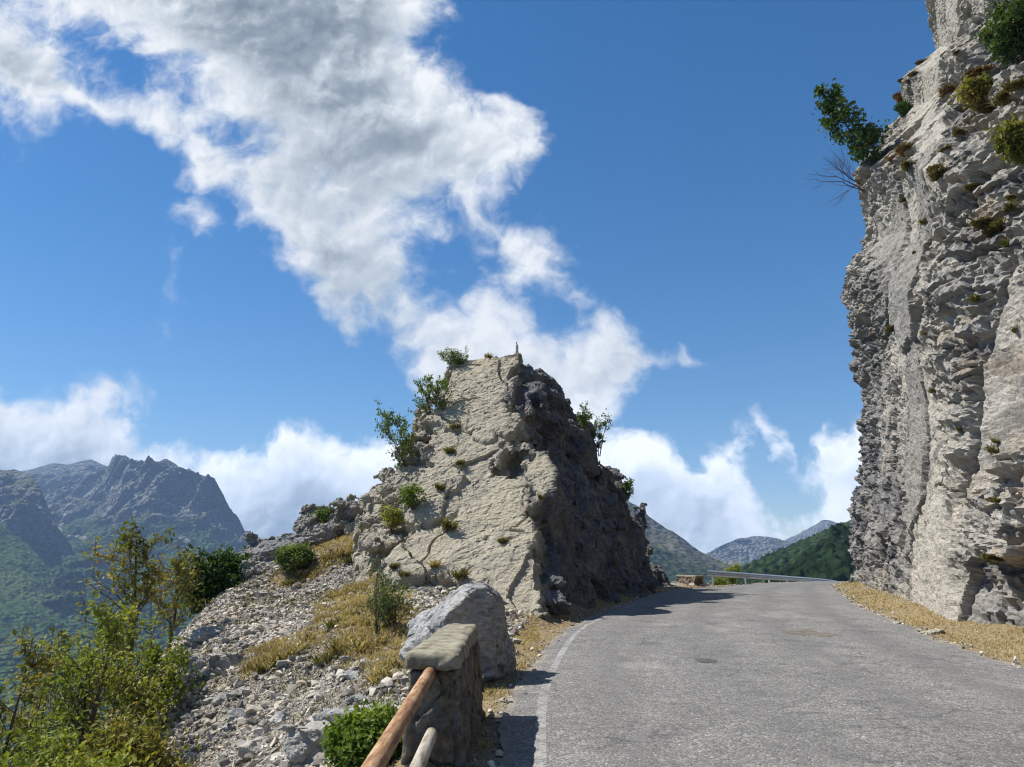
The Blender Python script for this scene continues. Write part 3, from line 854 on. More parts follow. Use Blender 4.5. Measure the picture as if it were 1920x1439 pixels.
# beds stick out and sag a little: shear the face with its own relief
cv[:, 2] += 0.10 * f1 + 0.05 * f2
nn = normals_of(cv, cf)
fine_p = np.stack([cv[:, 0] + .3 * cv[:, 2], cv[:, 1], cv[:, 2] * 1.9], -1)
f4, e4, h4 = facet(fine_p * 4.6, 53, 1.3)
cv = cv + nn * (0.040 * f4 * (0.36 + 0.64 * rough_k) + 0.02 * fbm(cv * 7.0, 3, 54))[:, None]
beige = np.clip(0.9 * strip + 0.7 * smoothness * sstep(-0.2, 0.3, fbm(np.c_[sg * .25, zg * .25, sg * 0], 3, 46)) + 0.5 * ((h1 & np.uint32(15)) == 0), 0, 1) * 0.9
dark_rock_shade = np.clip(np.nan_to_num(sstep(1690, 1640, spx + 45 * fbm(np.c_[sg * .3, zg * .25, sg * 0], 3, 47)) * sstep(560, 640, spy)) * 0.5 + 0.7 * ((h2 & np.uint32(15)) < 2) * rough_k + 0.5 * (((h0 >> np.uint32(3)) & np.uint32(7)) == 0), 0, 1)
# ledges carry dry soil
cliff = mk_mesh('cliff', cv, cf, cliff_mat, False, {'beige': beige, 'dark_rock_shade': dark_rock_shade})
tag(cliff, 'tall fractured grey limestone cliff rising beside the right edge of the road', 'cliff', kind='structure')
CLIFF_V, CLIFF_N = cv, normals_of(cv, cf)

def screen_pts(v):
    y = v[:, 1] * CP + (v[:, 2] - EYE) * SP; z = -v[:, 1] * SP + (v[:, 2] - EYE) * CP
    y_ = np.where(y < 0.1, np.nan, y)
    return 960 + FPX * v[:, 0] / y_, 719.5 - FPX * z / y_

def front_point(V, px, py, tol=6.0):
    """the surface point of a vertex cloud nearest the eye among those seen around (px, py)"""
    sx_, sy_ = screen_pts(V)
    d2 = (sx_ - px) ** 2 + (sy_ - py) ** 2
    m = np.where(d2 < tol * tol)[0]
    if not len(m): return V[int(np.nanargmin(d2))]
    return V[m[int(np.argmin(V[m, 1]))]]

# ------------------------------------------------------------------ the pyramid of rock
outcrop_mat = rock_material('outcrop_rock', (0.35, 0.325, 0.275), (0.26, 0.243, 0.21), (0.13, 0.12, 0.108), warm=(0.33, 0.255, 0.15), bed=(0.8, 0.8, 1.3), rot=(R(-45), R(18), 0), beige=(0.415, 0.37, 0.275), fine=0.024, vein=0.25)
A = at(966, 656, 30.0); E_ = on_road(1012, 1168); Rr = at(1250, 1088, 39.5); Lb = at(700, 1120, 22.5); B_ = at(872, 663, 29.6)
n1v, n1d = plane3(A, E_, Lb, (0, -1, 0.5))
M_ = at(1126, 842, 34.5); A2 = at(985, 668, 30.1)
n2v, n2d = plane3(A2, E_, M_, (1, -0.3, 0.3))
n7v, n7d = plane3(E_, M_, Rr, (1, -0.3, 0.3))
Lf = at(690, 985, 27.0)
BL = np.array([-9.0, 35.5, 1.0])
n3v, n3d = plane3(B_, Lf, BL, (-1, 0, 0.5))
n4v, n4d = plane3(A2, M_, A + np.array([-3.0, 0.3, 0.05]), (0.2, 1, 0.5))
n8v, n8d = plane3(M_, Rr, np.array([5.0, 41.0, 0.0]), (0.2, 1, 0.5))
n5v, n5d = plane3(B_, A, np.array([-1, 33, A[2] - 0.2]), (0, 0, 1))
n6v, n6d = plane3(B_, np.array([-9.0, 35.5, 1.0]), np.array([0.0, 39.0, 0.0]), (-0.3, 1, 0.5))
# plane coordinates on the big slab
ex = np.cross(n1v, [0, 0, 1.0]); ex /= np.linalg.norm(ex)
if ex[0] < 0: ex = -ex
ey = np.cross(n1v, ex); ey = ey if ey[2] > 0 else -ey
def slab_uv(P): Q = P - A; return np.stack([Q @ ex, Q @ ey], -1)
def on_slab(px, py, off=0.0):
    x, y, z = ray(px, py); o = np.array([0, 0, EYE]); dd = np.array([x, y, z])
    k = (n1d + off - n1v @ o) / (n1v @ dd)
    return slab_uv(o + k * dd)
def slab_poly(pts): return np.array([on_slab(*q) for q in pts])
SLAB_TOP = slab_poly([(836, 698), (868, 655), (905, 640), (985, 640), (968, 690), (952, 740), (950, 762), (966, 800), (945, 832), (918, 872), (930, 888), (905, 902), (820, 935), (765, 955), (790, 880), (812, 835), (800, 790), (828, 745)])
SLAB_LOW = slab_poly([(752, 985), (820, 935), (912, 898), (992, 905), (1000, 935), (1003, 985), (1012, 1008), (1003, 1050), (985, 1105), (900, 1100), (830, 1085), (740, 1110), (722, 1060), (775, 1010)])
SLAB_BLK = slab_poly([(880, 1085), (985, 1035), (1022, 1015), (1020, 1190), (900, 1190)])
SLAB_NOSE = slab_poly([(985, 905), (1000, 862), (1040, 868), (1052, 905), (1052, 935), (1010, 965), (1000, 940)])
SLAB_FOOT = slab_poly([(690, 1120), (725, 1085), (830, 1085), (900, 1100), (890, 1190), (690, 1200)])
SLAB_MID = slab_poly([(798, 792), (826, 742), (862, 748), (946, 748), (966, 800), (946, 830), (905, 824), (880, 806), (838, 810)])
SLAB_SIDE = slab_poly([(748, 985), (800, 945), (868, 908), (884, 902), (862, 925), (838, 962), (846, 985), (800, 1000), (770, 1012)])
SLAB_LEDGE = slab_poly([(905, 1020), (950, 1008), (1000, 1004), (1012, 1010), (1003, 1050), (985, 1105), (925, 1100)])
OFFS = [(SLAB_MID, 0.17, 1.6), (SLAB_SIDE, 0.42, 1.8), (SLAB_LEDGE, 0.36, 1.8), (SLAB_TOP, 0.0, 1.6), (SLAB_LOW, 0.26, 1.7), (SLAB_BLK, 0.55, 2.3), (SLAB_NOSE, 0.42, 2.5), (SLAB_FOOT, -0.05, 1.5)]
planes = [(n1v, n1d - 0.75), (n2v, n2d - 0.10), (n3v, n3d - 0.35), (n4v, n4d), (n5v, n5d + 0.05), (n6v, n6d - 0.25), (n7v, n7d + 0.05), (n8v, n8d)]

def outcrop_planes(P):
    P = P.astype(np.float64)
    f = np.full(len(P), -1e9)
    for n_, d_ in planes: f = np.maximum(f, P @ n_ - d_)
    return f
def outcrop_slabs(P, warp=None):
    """the clean sheets of rock on the front: polygons of the slab plane with a thickness, kept crisp"""
    P = P.astype(np.float64)
    w = P @ n1v - n1d
    cap = np.maximum(P @ n5v - n5d, P @ n4v - n4d)
    g = np.full(len(P), 1e9)
    near_ = np.abs(w) < 4.0
    q = slab_uv(P[near_])
    if warp is not None: q = q + warp[near_]
    gn = np.full(int(near_.sum()), 1e9)
    for poly, off_, th in OFFS:
        gn = np.minimum(gn, np.maximum(np.maximum(w[near_] - off_, -(w[near_] + th)), poly_sdf(q, poly)))
    g[near_] = np.maximum(gn, cap[near_])
    return g
def outcrop_base(P): return np.minimum(outcrop_planes(P), outcrop_slabs(P))

def frame_coords(P): Q = P - A; return np.stack([Q @ ex, Q @ ey, Q @ n1v], -1).astype(F32)
def outcrop_mask(P):
    """1 on the clean faces of the slabs"""
    q = frame_coords(P)
    m = np.zeros(len(P), F32)
    for poly, off_, th in OFFS:
        s = sstep(0.10, -0.25, poly_sdf(q[:, :2], poly)) * sstep(0.30, 0.12, np.abs(q[:, 2] - off_))
        m = np.maximum(m, s * (0.75 if poly is SLAB_FOOT else 1.0))
    return m
def outcrop_detail(P, f):
    q = frame_coords(P)
    q = q + 0.10 * np.stack([fbm(q * 0.5, 2, 60), fbm(q * 0.5, 2, 61), fbm(q * 0.5, 2, 62)], -1)
    right = sstep(-0.3, 0.8, (P @ n2v - n2d) - (P @ n1v - n1d) + 0.2)
    g0, _, _ = blocks(q + np.array([0.7, 1.9, 0.2], F32), (3.6, 3.0, 1.5), 62, 1.2)
    g1, d1_, _ = blocks(q, (1.9, 1.6, 0.75), 63, 1.3)
    g2, d2_, _ = blocks(q + np.array([1.3, 2.2, 0.4], F32), (0.8, 0.7, 0.32), 64, 1.2)
    top = 0.3 + 0.7 * sstep(A[2] - 0.2, A[2] - 2.2, P[:, 2])
    hz = np.stack([P[:, 0] + 0.3 * P[:, 1], P[:, 1] - 0.3 * P[:, 0], P[:, 2] + 0.18 * P[:, 0] + 0.12 * P[:, 1]], -1).astype(F32) + 0.10 * fbm(q * 0.8, 2, 57)[:, None]
    g5, _, _ = blocks(hz, (1.5, 1.3, 0.40), 58, 0.7, (0.15, 0.15, 0.1))
    rough_ = top * (0.42 * right * g0 + (0.30 + 0.12 * (1 - right)) * g1 + 0.14 * g2 + 0.34 * (1 - right) * g5 - 0.05)
    wx, _, _ = blocks(q + np.array([5.1, 0.3, 0.0], F32), (0.9, 0.8, 50.0), 59, 0.9)
    wx2, _, _ = blocks(q + np.array([1.1, 7.3, 0.0], F32), (0.42, 0.38, 50.0), 56, 0.9)
    warp = np.stack([0.20 * wx + 0.07 * wx2, 0.12 * wx + 0.06 * wx2], -1)
    slab = outcrop_slabs(P, warp) - 0.012 * g2
    return np.minimum(outcrop_planes(P) - rough_, slab)
lo = (-11.0, 18.0, -1.2); hi = (11.5, 42.0, A[2] + 1.2)
ov, oq = sdf_mesh(outcrop_base, outcrop_detail, lo, hi, 0.09, 1.25)
ov, oq = biggest_piece(ov, oq)
ov, oq = subdivide(ov.astype(np.float64), oq)
ov = relax(ov, oq, 1, 0.2)
print('outcrop verts', len(ov))
on_ = normals_of(ov, oq)
m_ = outcrop_mask(ov); q_ = frame_coords(ov)
g3, e3_, h3_ = facet(q_ * np.array([2.6, 2.6, 4.2], F32), 65, 1.3)
g4, e4_, _ = facet(q_ * np.array([6.5, 6.5, 10], F32), 66, 1.3)
# wavy, rasped surface of the slabs: ripples that run across the dip
rq = np.stack([q_[:, 0] * 2.6 + 1.2 * q_[:, 1], q_[:, 1] * 8.0 - 3.4 * q_[:, 0], q_[:, 2]], -1)
rip = 0.75 * fbm(rq * (1 + 0.0), 4, 67, 0.6, ridged=True) + 0.5 * fbm(q_ * np.array([5.0, 9.0, 5.0]), 3, 90)
cq = np.c_[q_[:, :2] * np.array([0.42, 0.30]) + 0.22 * np.stack([fbm(q_ * 0.8, 3, 91), fbm(q_ * 0.8, 3, 92)], -1), np.full(len(q_), 0.5)]
_, ce, ch = facet(cq, 93)
crack = sstep(0.024, 0.0, ce) * sstep(-0.15, 0.15, fbm(q_ * 0.35, 2, 94))
fiss = np.zeros(len(q_))
FISS = [[(846, 692), (885, 684), (940, 692)], [(925, 655), (918, 680), (926, 702)], [(858, 742), (890, 752), (945, 746)], [(828, 765), (870, 758), (905, 752)], [(838, 955), (866, 920), (884, 905), (930, 897)],
        [(955, 1010), (985, 990), (1000, 968)], [(915, 1018), (950, 1012), (990, 1016)]]
wq = q_[:, :2] + 0.10 * np.stack([fbm(q_ * 1.5, 3, 101), fbm(q_ * 1.5, 3, 102)], -1)
for fl_ in FISS:
    pts_ = [on_slab(*p_) for p_ in fl_]
    for a_, b_ in zip(pts_[:-1], pts_[1:]):
        e_ = b_ - a_; t_ = np.clip(((wq - a_) @ e_) / (e_ @ e_), 0, 1)
        d_ = np.linalg.norm(wq - a_ - t_[:, None] * e_, axis=1)
        fiss = np.maximum(fiss, sstep(0.048, 0.008, d_) * sstep(-0.45, 0.0, fbm(q_ * 1.1, 2, 104)))
amp_ = 0.35 + 0.9 * sstep(-0.3, 0.35, fbm(q_ * 0.55, 3, 103))
lift = ((ch & np.uint32(255)) / 255.0 - 0.5) * 0.27
und = fbm(q_ * 0.9, 3, 68)
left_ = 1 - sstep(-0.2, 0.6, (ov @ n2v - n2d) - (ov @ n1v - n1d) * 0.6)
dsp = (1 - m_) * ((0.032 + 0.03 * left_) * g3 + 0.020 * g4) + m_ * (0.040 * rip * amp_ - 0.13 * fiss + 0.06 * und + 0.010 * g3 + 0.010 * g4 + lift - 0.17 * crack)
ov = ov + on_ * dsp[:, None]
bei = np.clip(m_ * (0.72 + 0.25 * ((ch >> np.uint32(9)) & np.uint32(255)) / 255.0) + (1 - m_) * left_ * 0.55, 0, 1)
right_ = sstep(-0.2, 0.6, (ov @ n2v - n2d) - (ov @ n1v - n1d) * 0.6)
dark_shade = np.clip(0.95 * right_ * (1 - m_) + 0.6 * sstep(0.1, 0.5, fbm(ov * 0.35, 3, 69)) * (1 - m_), 0, 1)  # darker weathered right face, coloured deeper still to carry its shade
outcrop = mk_mesh('rock_outcrop', ov, oq, outcrop_mat, False, {'beige': bei, 'dark_rock_shade': dark_shade})
tag(outcrop, 'tall pyramid of layered beige limestone slabs standing on the left side of the road bend', 'rock formation')
OUT_V = ov

# ------------------------------------------------------------------ smaller rocks
def rock(name, centre, size, rotz, seed, h, mat, label, cat, group=None, foliation=None, rough=1.0, planes_n=11, hard=None, beige=0.0, dark_rock_shade=0.0, sub=True):
    """an angular rock cut by random (or given) planes, with layered relief"""
    r = np.random.default_rng(seed)
    size = np.array(size, float)
    if hard is None:
        nrm = r.standard_normal((planes_n, 3)); nrm /= np.linalg.norm(nrm, axis=1, keepdims=True)
        dd = 0.62 + 0.3 * r.random(planes_n)
        pl = [(n_, d_) for n_, d_ in zip(nrm, dd)] + [(np.array(v_, float), 1.0) for v_ in ((1, 0, 0), (-1, 0, 0), (0, 1, 0), (0, -1, 0), (0, 0, 1), (0, 0, -1))]
    else: pl = hard
    sc = size.min()
    cr, sr = math.cos(rotz), math.sin(rotz)
    RM = np.array([[cr, sr, 0], [-sr, cr, 0], [0, 0, 1]])
    def base(P):
        q = ((P - centre) @ RM.T) / size
        f = np.full(len(P), -1e9)
        for n_, d_ in pl: f = np.maximum(f, (q @ n_ - d_) * sc)
        return f
    fo = np.array(foliation if foliation is not None else (1, 1, 2.2), float)
    def detail(P, f):
        q = ((P - centre) @ RM.T)
        a1, x1, _ = facet(q * fo * (1.1 / sc), seed + 3, 1.2)
        a2, x2, _ = facet(q * fo * (2.8 / sc), seed + 4, 1.2)
        return f - rough * sc * (0.13 * a1 + 0.055 * a2 - 0.05 * sstep(0.1, 0, x1) - 0.03 * sstep(0.1, 0, x2))
    ext = np.abs(RM.T) @ size * 1.25 + 2 * h
    v, q = sdf_mesh(base, detail, centre - ext, centre + ext, h, 0.4 * sc)
    v, q = biggest_piece(v, q)
    v = v.astype(np.float64)
    if sub:
        v, q = subdivide(v, q); v = relax(v, q, 1, 0.5)
    n_ = normals_of(v, q)
    lq = ((v - centre) @ RM.T)
    v = v + n_ * (rough * sc * (0.025 * facet(lq * fo * (7 / sc), seed + 5, 1.2)[0] + 0.02 * fbm(lq * fo * (6 / sc), 4, seed + 6)))[:, None]
    o = mk_mesh(name, v, q, mat, False, {'beige': np.full(len(v), beige), 'dark_rock_shade': np.full(len(v), dark_rock_shade)})
    tag(o, label, cat, group)
    return o, v

grey_rock = rock_material('grey_rock', (0.42, 0.417, 0.405), (0.29, 0.29, 0.285), (0.15, 0.15, 0.155), warm=(0.36, 0.33, 0.28), bed=(1.2, 1.2, 3.5), rot=(R(35), R(-30), 0), sc=2.0, fine=0.007, vein=0.3)
# boulder behind the pillar: its layers lean down to the left
bc = at(858, 1178, 11.9); 
def pn(x, y, z): v = np.array([x, y, z], float); return v / np.linalg.norm(v)
bp = [(pn(-0.62, -0.35, 0.78), 0.62), (pn(-0.3, 0.3, 1.0), 0.86), (pn(1.0, -0.16, 0.05), 0.90), (pn(0.5, -0.86, -0.08), 0.82), (pn(-0.3, -0.95, 0.1), 0.92), (pn(0, 1, 0.1), 0.9), (pn(-1, 0, -0.2), 0.98),
      (pn(0.75, 0.1, 0.75), 1.14), (pn(0.3, -0.3, -1), 0.95), (pn(-0.5, -0.2, -0.8), 0.86), (np.array([0, 0, 1.0]), 0.97)]
boulder, BV = rock('boulder', np.array([bc[0] - 0.06, 12.0, 0.56]), (0.72, 0.85, 0.74), R(-8), 211, 0.035, grey_rock,
                   'large pale grey layered boulder lying between the stone pillar and the rock pyramid', 'boulder', foliation=(0.8, 1.6, 1.6), hard=bp, rough=0.42)
# rock knobs on the skyline of the slope
kc = at(533, 1052, 28.2)
rock('skyline_rock', kc, (1.35, 1.3, 1.05), 0.3, 220, 0.085, grey_rock, 'rounded dark grey rock knob at the left top end of the scree slope', 'rock', rough=0.8, beige=0.05, dark_rock_shade=0.55)
kc = at(640, 990, 30.5)
rock('skyline_rock', kc, (1.75, 1.4, 0.95), -0.1, 223, 0.085, outcrop_mat, 'rough brown grey rock ledge behind the tawny grass at the slope top', 'rock', rough=1.3, foliation=(1, 1, 1.6), dark_rock_shade=0.35)
kc = at(468, 1095, 26.3)
rock('skyline_rock', kc, (0.62, 0.7, 0.7), 0.5, 227, 0.06, grey_rock, 'pale low rock just below the dark knob on the slope edge', 'rock', rough=0.9, beige=0.3)
# ------------------------------------------------------------------ mountains and valley
def far_material(name, rock, grass, forest, tree=9.0, rockmix=0.5, bd=6.0):
    m, t, b, _ = material(name)
    p = pos(t)
    g = t.node('ShaderNodeNewGeometry'); sxyz = t.node('ShaderNodeSeparateXYZ'); t.link(g.outputs['Normal'], sxyz.inputs[0])
    n1 = t.noise(t.scale(p, 1 / 260), 1.0, 6, 0.62); n2 = t.noise(t.scale(p, 1 / 45), 1.0, 4, 0.6)
    st = t.noise(stretch(t, t.scale(p, 1 / 60), (1, 1, 0.22)), 1.0, 5, 0.65)
    vc = t.voro(t.scale(p, 1 / tree), 1.0); 
    forestc = t.mix(t.smooth(vc, 0.1, 0.75), tuple(min(1, k * 1.35) for k in forest), tuple(k * 0.5 for k in forest))
    forestc = t.mix(t.smooth(n1, 0.42, 0.66), forestc, t.mix(0.6, forestc, grass))
    rockc = t.mix(t.smooth(st, 0.35, 0.7), tuple(k * 0.55 for k in rock), rock)
    rockc = t.mix(t.math('MULTIPLY', t.smooth(n2, 0.5, 0.62), t.smooth(sxyz.outputs[2], 0.15, 0.6)), rockc, grass)
    hi = t.math('ADD', attr(t, 'high'), t.math('MULTIPLY', t.math('SUBTRACT', n1, 0.5), 0.5))
    col = t.mix(t.smooth(hi, 0.42, 0.56), forestc, rockc)
    col = t.mix(attr(t, 'scree'), col, (0.30, 0.29, 0.27))
    t.link(col, b.inputs['Base Color']); b.inputs['Roughness'].default_value = 1.0
    b.inputs['Specular IOR Level'].default_value = 0.0
    bump(t, b, t.math('SUBTRACT', t.math('MULTIPLY', st, 0.8), t.math('MULTIPLY', vc, 0.8)), bd, 1.0)
    return m

def mountain(name, layers, cols, sub, mat, label, amp, L, high, seed, floor=-320.0, forest_bump=0.0, tree=8.0, scree=None, kind='mountain'):
    """layers run from the foot to the crest, each a list of (px, row, distance) along the range; noise adds spurs and gullies"""
    px = np.arange(cols[0], cols[1] + 1e-6, cols[2])
    rows = []; hv = []
    for ly in layers:
        a = np.array(sorted(ly), float)
        r = np.interp(px, a[:, 0], a[:, 1]); D = np.interp(px, a[:, 0], a[:, 2])
        rows.append(np.stack([at(p_, r_, D_) for p_, r_, D_ in zip(px, r, D)]))
    pts = []; hs_ = []; am = []
    for i in range(len(rows) - 1):
        for k in range(sub[i]):
            f = k / sub[i]
            pts.append(rows[i] * (1 - f) + rows[i + 1] * f); hs_.append(high[i] * (1 - f) + high[i + 1] * f); am.append(amp[i] * (1 - f) + amp[i + 1] * f)
    top = rows[-1]
    pts.append(top); hs_.append(high[-1]); am.append(amp[-1])
    for k in (0.25, 0.6, 1.0):
        q = top.copy(); q[:, :2] *= 1 + 0.16 * k; q[:, 2] = top[:, 2] * (1 - k) + floor * k
        pts.append(q); hs_.append(high[-1]); am.append(amp[-1])
    lowf = rows[0].copy(); lowf[:, :2] *= 0.985; lowf[:, 2] = floor
    pts.insert(0, lowf); hs_.insert(0, high[0]); am.insert(0, 0)
    P = np.stack(pts, 0)
    n = P.shape[0]; A_ = np.repeat(np.array(am)[:, None], len(px), 1).ravel()
    H_ = np.repeat(np.array(hs_)[:, None], len(px), 1).ravel()
    v = P.reshape(-1, 3)
    q3 = v / L; 
    w = fbm(q3 * np.array([1, 1, 0.35]), 6, seed, 0.55, ridged=True)
    w2 = fbm(q3 * np.array([1, 1, 0.5]) * 0.45, 3, seed + 50)
    v = v.copy()
    v[:, 2] += A_ * (0.8 * w + 0.7 * w2)
    dirn = v[:, :2] / np.linalg.norm(v[:, :2], axis=1, keepdims=True)
    v[:, :2] -= dirn * (A_ * 2.0 * w)[:, None]
    if forest_bump:
        d_ = facet(np.c_[v[:, :2] / tree, np.zeros(len(v))], seed + 70)
        fo = sstep(0.6, 0.35, H_)
        v[:, 2] += forest_bump * fo * (np.clip(d_[1], 0, 0.7) + 0.5 * (d_[2] & np.uint32(255)) / 255.0)
    sc_ = np.zeros(len(v))
    if scree:
        spx_, spy_ = screen_pts(v)
        for (a, b_, rx, ry, ang) in scree:
            ca, sa = math.cos(R(ang)), math.sin(R(ang)); dx_, dy_ = spx_ - a, spy_ - b_
            e = ((dx_ * ca + dy_ * sa) / rx) ** 2 + ((dy_ * ca - dx_ * sa) / ry) ** 2
            sc_ = np.maximum(sc_, sstep(1.25, 0.4, e + 1.1 * fbm(v / 30, 4, 88)) * 0.9)
    o = mk_mesh(name, v, grid_faces(n, len(px))[:, ::-1], mat, True, {'high': H_, 'scree': sc_})
    tag(o, label, kind, kind='structure')
    return o

far_rock = far_material('far_rock', (0.23, 0.225, 0.21), (0.11, 0.125, 0.05), (0.052, 0.098, 0.034), tree=16, bd=45)
mountain('mountain', [[(-100, 1420, 900), (820, 1420, 900)],
                      [(-100, 1235, 1350), (200, 1230, 1350), (500, 1245, 1350), (820, 1290, 1350)],
                      [(-100, 1095, 2000), (200, 1088, 2000), (400, 1095, 2000), (600, 1180, 2000), (820, 1230, 2000)],
                      [(-100, 985, 3100), (60, 990, 3050), (110, 1006, 2850), (160, 1004, 2750), (220, 998, 2650), (300, 1004, 2600), (350, 1012, 2600), (400, 1022, 2600), (465, 1046, 2600), (600, 1150, 2600), (820, 1215, 2600)],
                      [(-100, 930, 3700), (60, 930, 3700), (130, 925, 3700), (190, 915, 3500), (230, 905, 3100), (290, 910, 2900), (345, 915, 2850), (395, 935, 2850), (430, 990, 2800), (470, 1038, 2750), (600, 1140, 2750), (820, 1205, 2750)],
                      [(-100, 890, 4300), (40, 885, 4300), (70, 878, 4300), (100, 870, 4300), (125, 873, 4300), (146, 868, 4300), (170, 862, 4300), (200, 876, 4300), (230, 874, 4200), (250, 872, 3900), (275, 881, 3500),
                       (290, 873, 3350), (310, 863, 3300), (330, 874, 3250), (345, 890, 3200), (385, 905, 3150), (397, 921, 3100), (415, 956, 3050), (440, 992, 3000), (465, 1032, 2900), (520, 1085, 2900), (600, 1130, 2900), (820, 1200, 2900)]],
         (-90, 800, 2.2), [40, 50, 60, 70, 60], far_rock, 'high craggy grey mountain with two summits across the valley behind the trees', [0, 34, 55, 40, 100, 10], 260.0,
         [0.0, 0.1, 0.25, 0.42, 0.8, 0.72], 300, forest_bump=7, tree=22, scree=[(145, 1006, 20, 4, 10), (345, 1012, 14, 5, 25), (352, 1022, 5, 12, -10), (112, 992, 5, 18, 20), (165, 925, 55, 5, -12), (125, 960, 9, 20, 10)])
mountain('mountain', [[(-700, 1330, 2120), (230, 1330, 2120)], [(-700, 1030, 2200), (0, 1010, 2200), (60, 1022, 2200), (110, 1035, 2200), (160, 1090, 2200), (230, 1180, 2200)],
                      [(-700, 940, 2250), (0, 950, 2250), (60, 965, 2250), (92, 990, 2250), (120, 1020, 2250), (160, 1080, 2250), (230, 1170, 2250)],
                      [(-700, 850, 2500), (-250, 872, 2500), (-60, 880, 2500), (0, 882, 2500), (40, 886, 2450), (58, 892, 2400), (74, 916, 2350), (92, 955, 2320), (108, 990, 2300), (120, 1012, 2300), (160, 1075, 2300), (230, 1165, 2300)]],
         (-690, 225, 2.4), [40, 60, 60], far_rock, 'steep blue grey mountain block with a flat top at the left border', [0, 20, 60, 12], 220.0, [0.1, 0.44, 0.85, 0.8], 320, forest_bump=7, tree=22)
green_far = far_material('forest_hill', (0.15, 0.14, 0.12), (0.09, 0.11, 0.04), (0.050, 0.090, 0.032), tree=11, bd=7)
mountain('hill', [[(-700, 1450, 1100), (260, 1450, 1100)], [(-700, 900, 2100), (-200, 935, 2080), (-60, 962, 2060), (0, 986, 2040), (42, 1016, 2000), (104, 1088, 1900), (137, 1146, 1800), (180, 1232, 1650), (222, 1330, 1450), (260, 1420, 1300)]],
         (-690, 255, 2.2), [130], green_far, 'forested spur coming down to the valley at the lower left', [10, 16], 180.0, [0.05, 0.2], 330, forest_bump=7, tree=14, kind='hill')
brown_far = far_material('bare_hill', (0.12, 0.115, 0.10), (0.075, 0.08, 0.042), (0.034, 0.050, 0.026), tree=12, bd=8)
mountain('hill', [[(980, 1250, 900), (1560, 1250, 900)], [(980, 1040, 1300), (1190, 1050, 1300), (1300, 1065, 1300), (1440, 1085, 1300), (1560, 1110, 1300)],
                  [(980, 840, 1700), (1120, 905, 1680), (1185, 944, 1650), (1200, 952, 1640), (1217, 970, 1620), (1250, 994, 1600), (1262, 998, 1600), (1300, 1026, 1550), (1340, 1044, 1500), (1385, 1062, 1450), (1430, 1077, 1400), (1560, 1100, 1350)]],
         (985, 1555, 1.6), [60, 130], brown_far, 'long brown grey mountain slope descending to the right behind the rock pyramid', [0, 14, 7], 210.0, [0.1, 0.42, 0.66], 340, forest_bump=4, tree=14, scree=None)
mountain('mountain', [[(1260, 1120, 2500), (1700, 1120, 2500)], [(1260, 1075, 3200), (1390, 1040, 3200), (1450, 1038, 3200), (1500, 1055, 3200), (1700, 1090, 3200)],
                      [(1260, 1085, 3900), (1330, 1046, 3900), (1350, 1030, 3900), (1383, 1013, 3900), (1400, 1011, 3900), (1412, 1008, 3900), (1440, 1008, 3900), (1462, 1013, 3900), (1482, 1022, 3900), (1510, 1045, 3900), (1700, 1085, 3900)]],
         (1265, 1690, 1.4), [50, 80], far_rock, 'small pale blue mountain in the gap beyond the guardrail', [0, 60, 10], 330.0, [0.3, 0.62, 0.8], 350, scree=None)
mountain('mountain', [[(1380, 1120, 3600), (1800, 1120, 3600)], [(1380, 1050, 4300), (1480, 1010, 4600), (1510, 996, 4600), (1540, 984, 4600), (1556, 980, 4600), (1580, 986, 4600), (1640, 965, 4600), (1800, 930, 4600)]],
         (1385, 1790, 1.8), [90], far_rock, 'faint blue far mountain ridge half hidden by cloud and the green hill', [0, 40], 500.0, [0.4, 0.8], 360)
green_near = far_material('green_hill', (0.07, 0.09, 0.035), (0.045, 0.066, 0.022), (0.024, 0.042, 0.015), tree=6.5, bd=3)
mountain('hill', [[(1330, 1120, 380), (1900, 1120, 380)], [(1330, 1100, 560), (1400, 1072, 600), (1418, 1064, 610), (1440, 1052, 620), (1470, 1036, 640), (1490, 1025, 650), (1520, 1010, 660), (1540, 1001, 670), (1585, 984, 690), (1700, 930, 720), (1900, 850, 800)]],
         (1340, 1890, 0.8), [200], green_near, 'sunlit green wooded hillside rising to the right behind the guardrail', [2, 8], 90.0, [0.0, 0.3], 370, floor=-120, forest_bump=4.6, tree=7, kind='hill')
shaded_near = far_material('shaded_wood', (0.04, 0.05, 0.025), (0.02, 0.034, 0.014), (0.012, 0.024, 0.010), tree=5, bd=3)  # knoll stands in shade; that shade is put into these dark greens
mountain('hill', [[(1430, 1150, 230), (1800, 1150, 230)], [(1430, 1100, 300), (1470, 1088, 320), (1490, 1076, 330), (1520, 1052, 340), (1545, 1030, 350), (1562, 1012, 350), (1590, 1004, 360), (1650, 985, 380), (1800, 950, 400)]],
         (1436, 1790, 0.7), [150], shaded_near, 'shaded dark green wooded knoll just left of the cliff foot', [1.5, 4], 40.0, [0.0, 0.2], 380, floor=-80, forest_bump=4.2, tree=5.5, kind='hill')
# valley floor: one sheet out to the edge of the haze
vm = far_material('valley_floor', (0.2, 0.2, 0.16), (0.12, 0.13, 0.06), (0.045, 0.07, 0.028), tree=14, bd=4)
rr = np.concatenate([[30], np.geomspace(60, 5900, 60)]); aa = np.linspace(0, 2 * np.pi, 121)[:-1]
vx = np.stack([np.outer(rr, np.cos(aa)), np.outer(rr, np.sin(aa))], -1).reshape(-1, 2)
vz = -300 + 30 * fbm(np.c_[vx / 700, np.zeros(len(vx))], 4, 390)
fq = []
n_a = len(aa)
for i in range(len(rr) - 1):
    j = np.arange(n_a); fq.append(np.stack([i * n_a + j, (i + 1) * n_a + j, (i + 1) * n_a + (j + 1) % n_a, i * n_a + (j + 1) % n_a], 1))
valley = mk_mesh('valley', np.c_[vx, vz], np.concatenate(fq), vm, True, {'high': np.zeros(len(vx)), 'scree': np.zeros(len(vx))})
tag(valley, kind='structure')

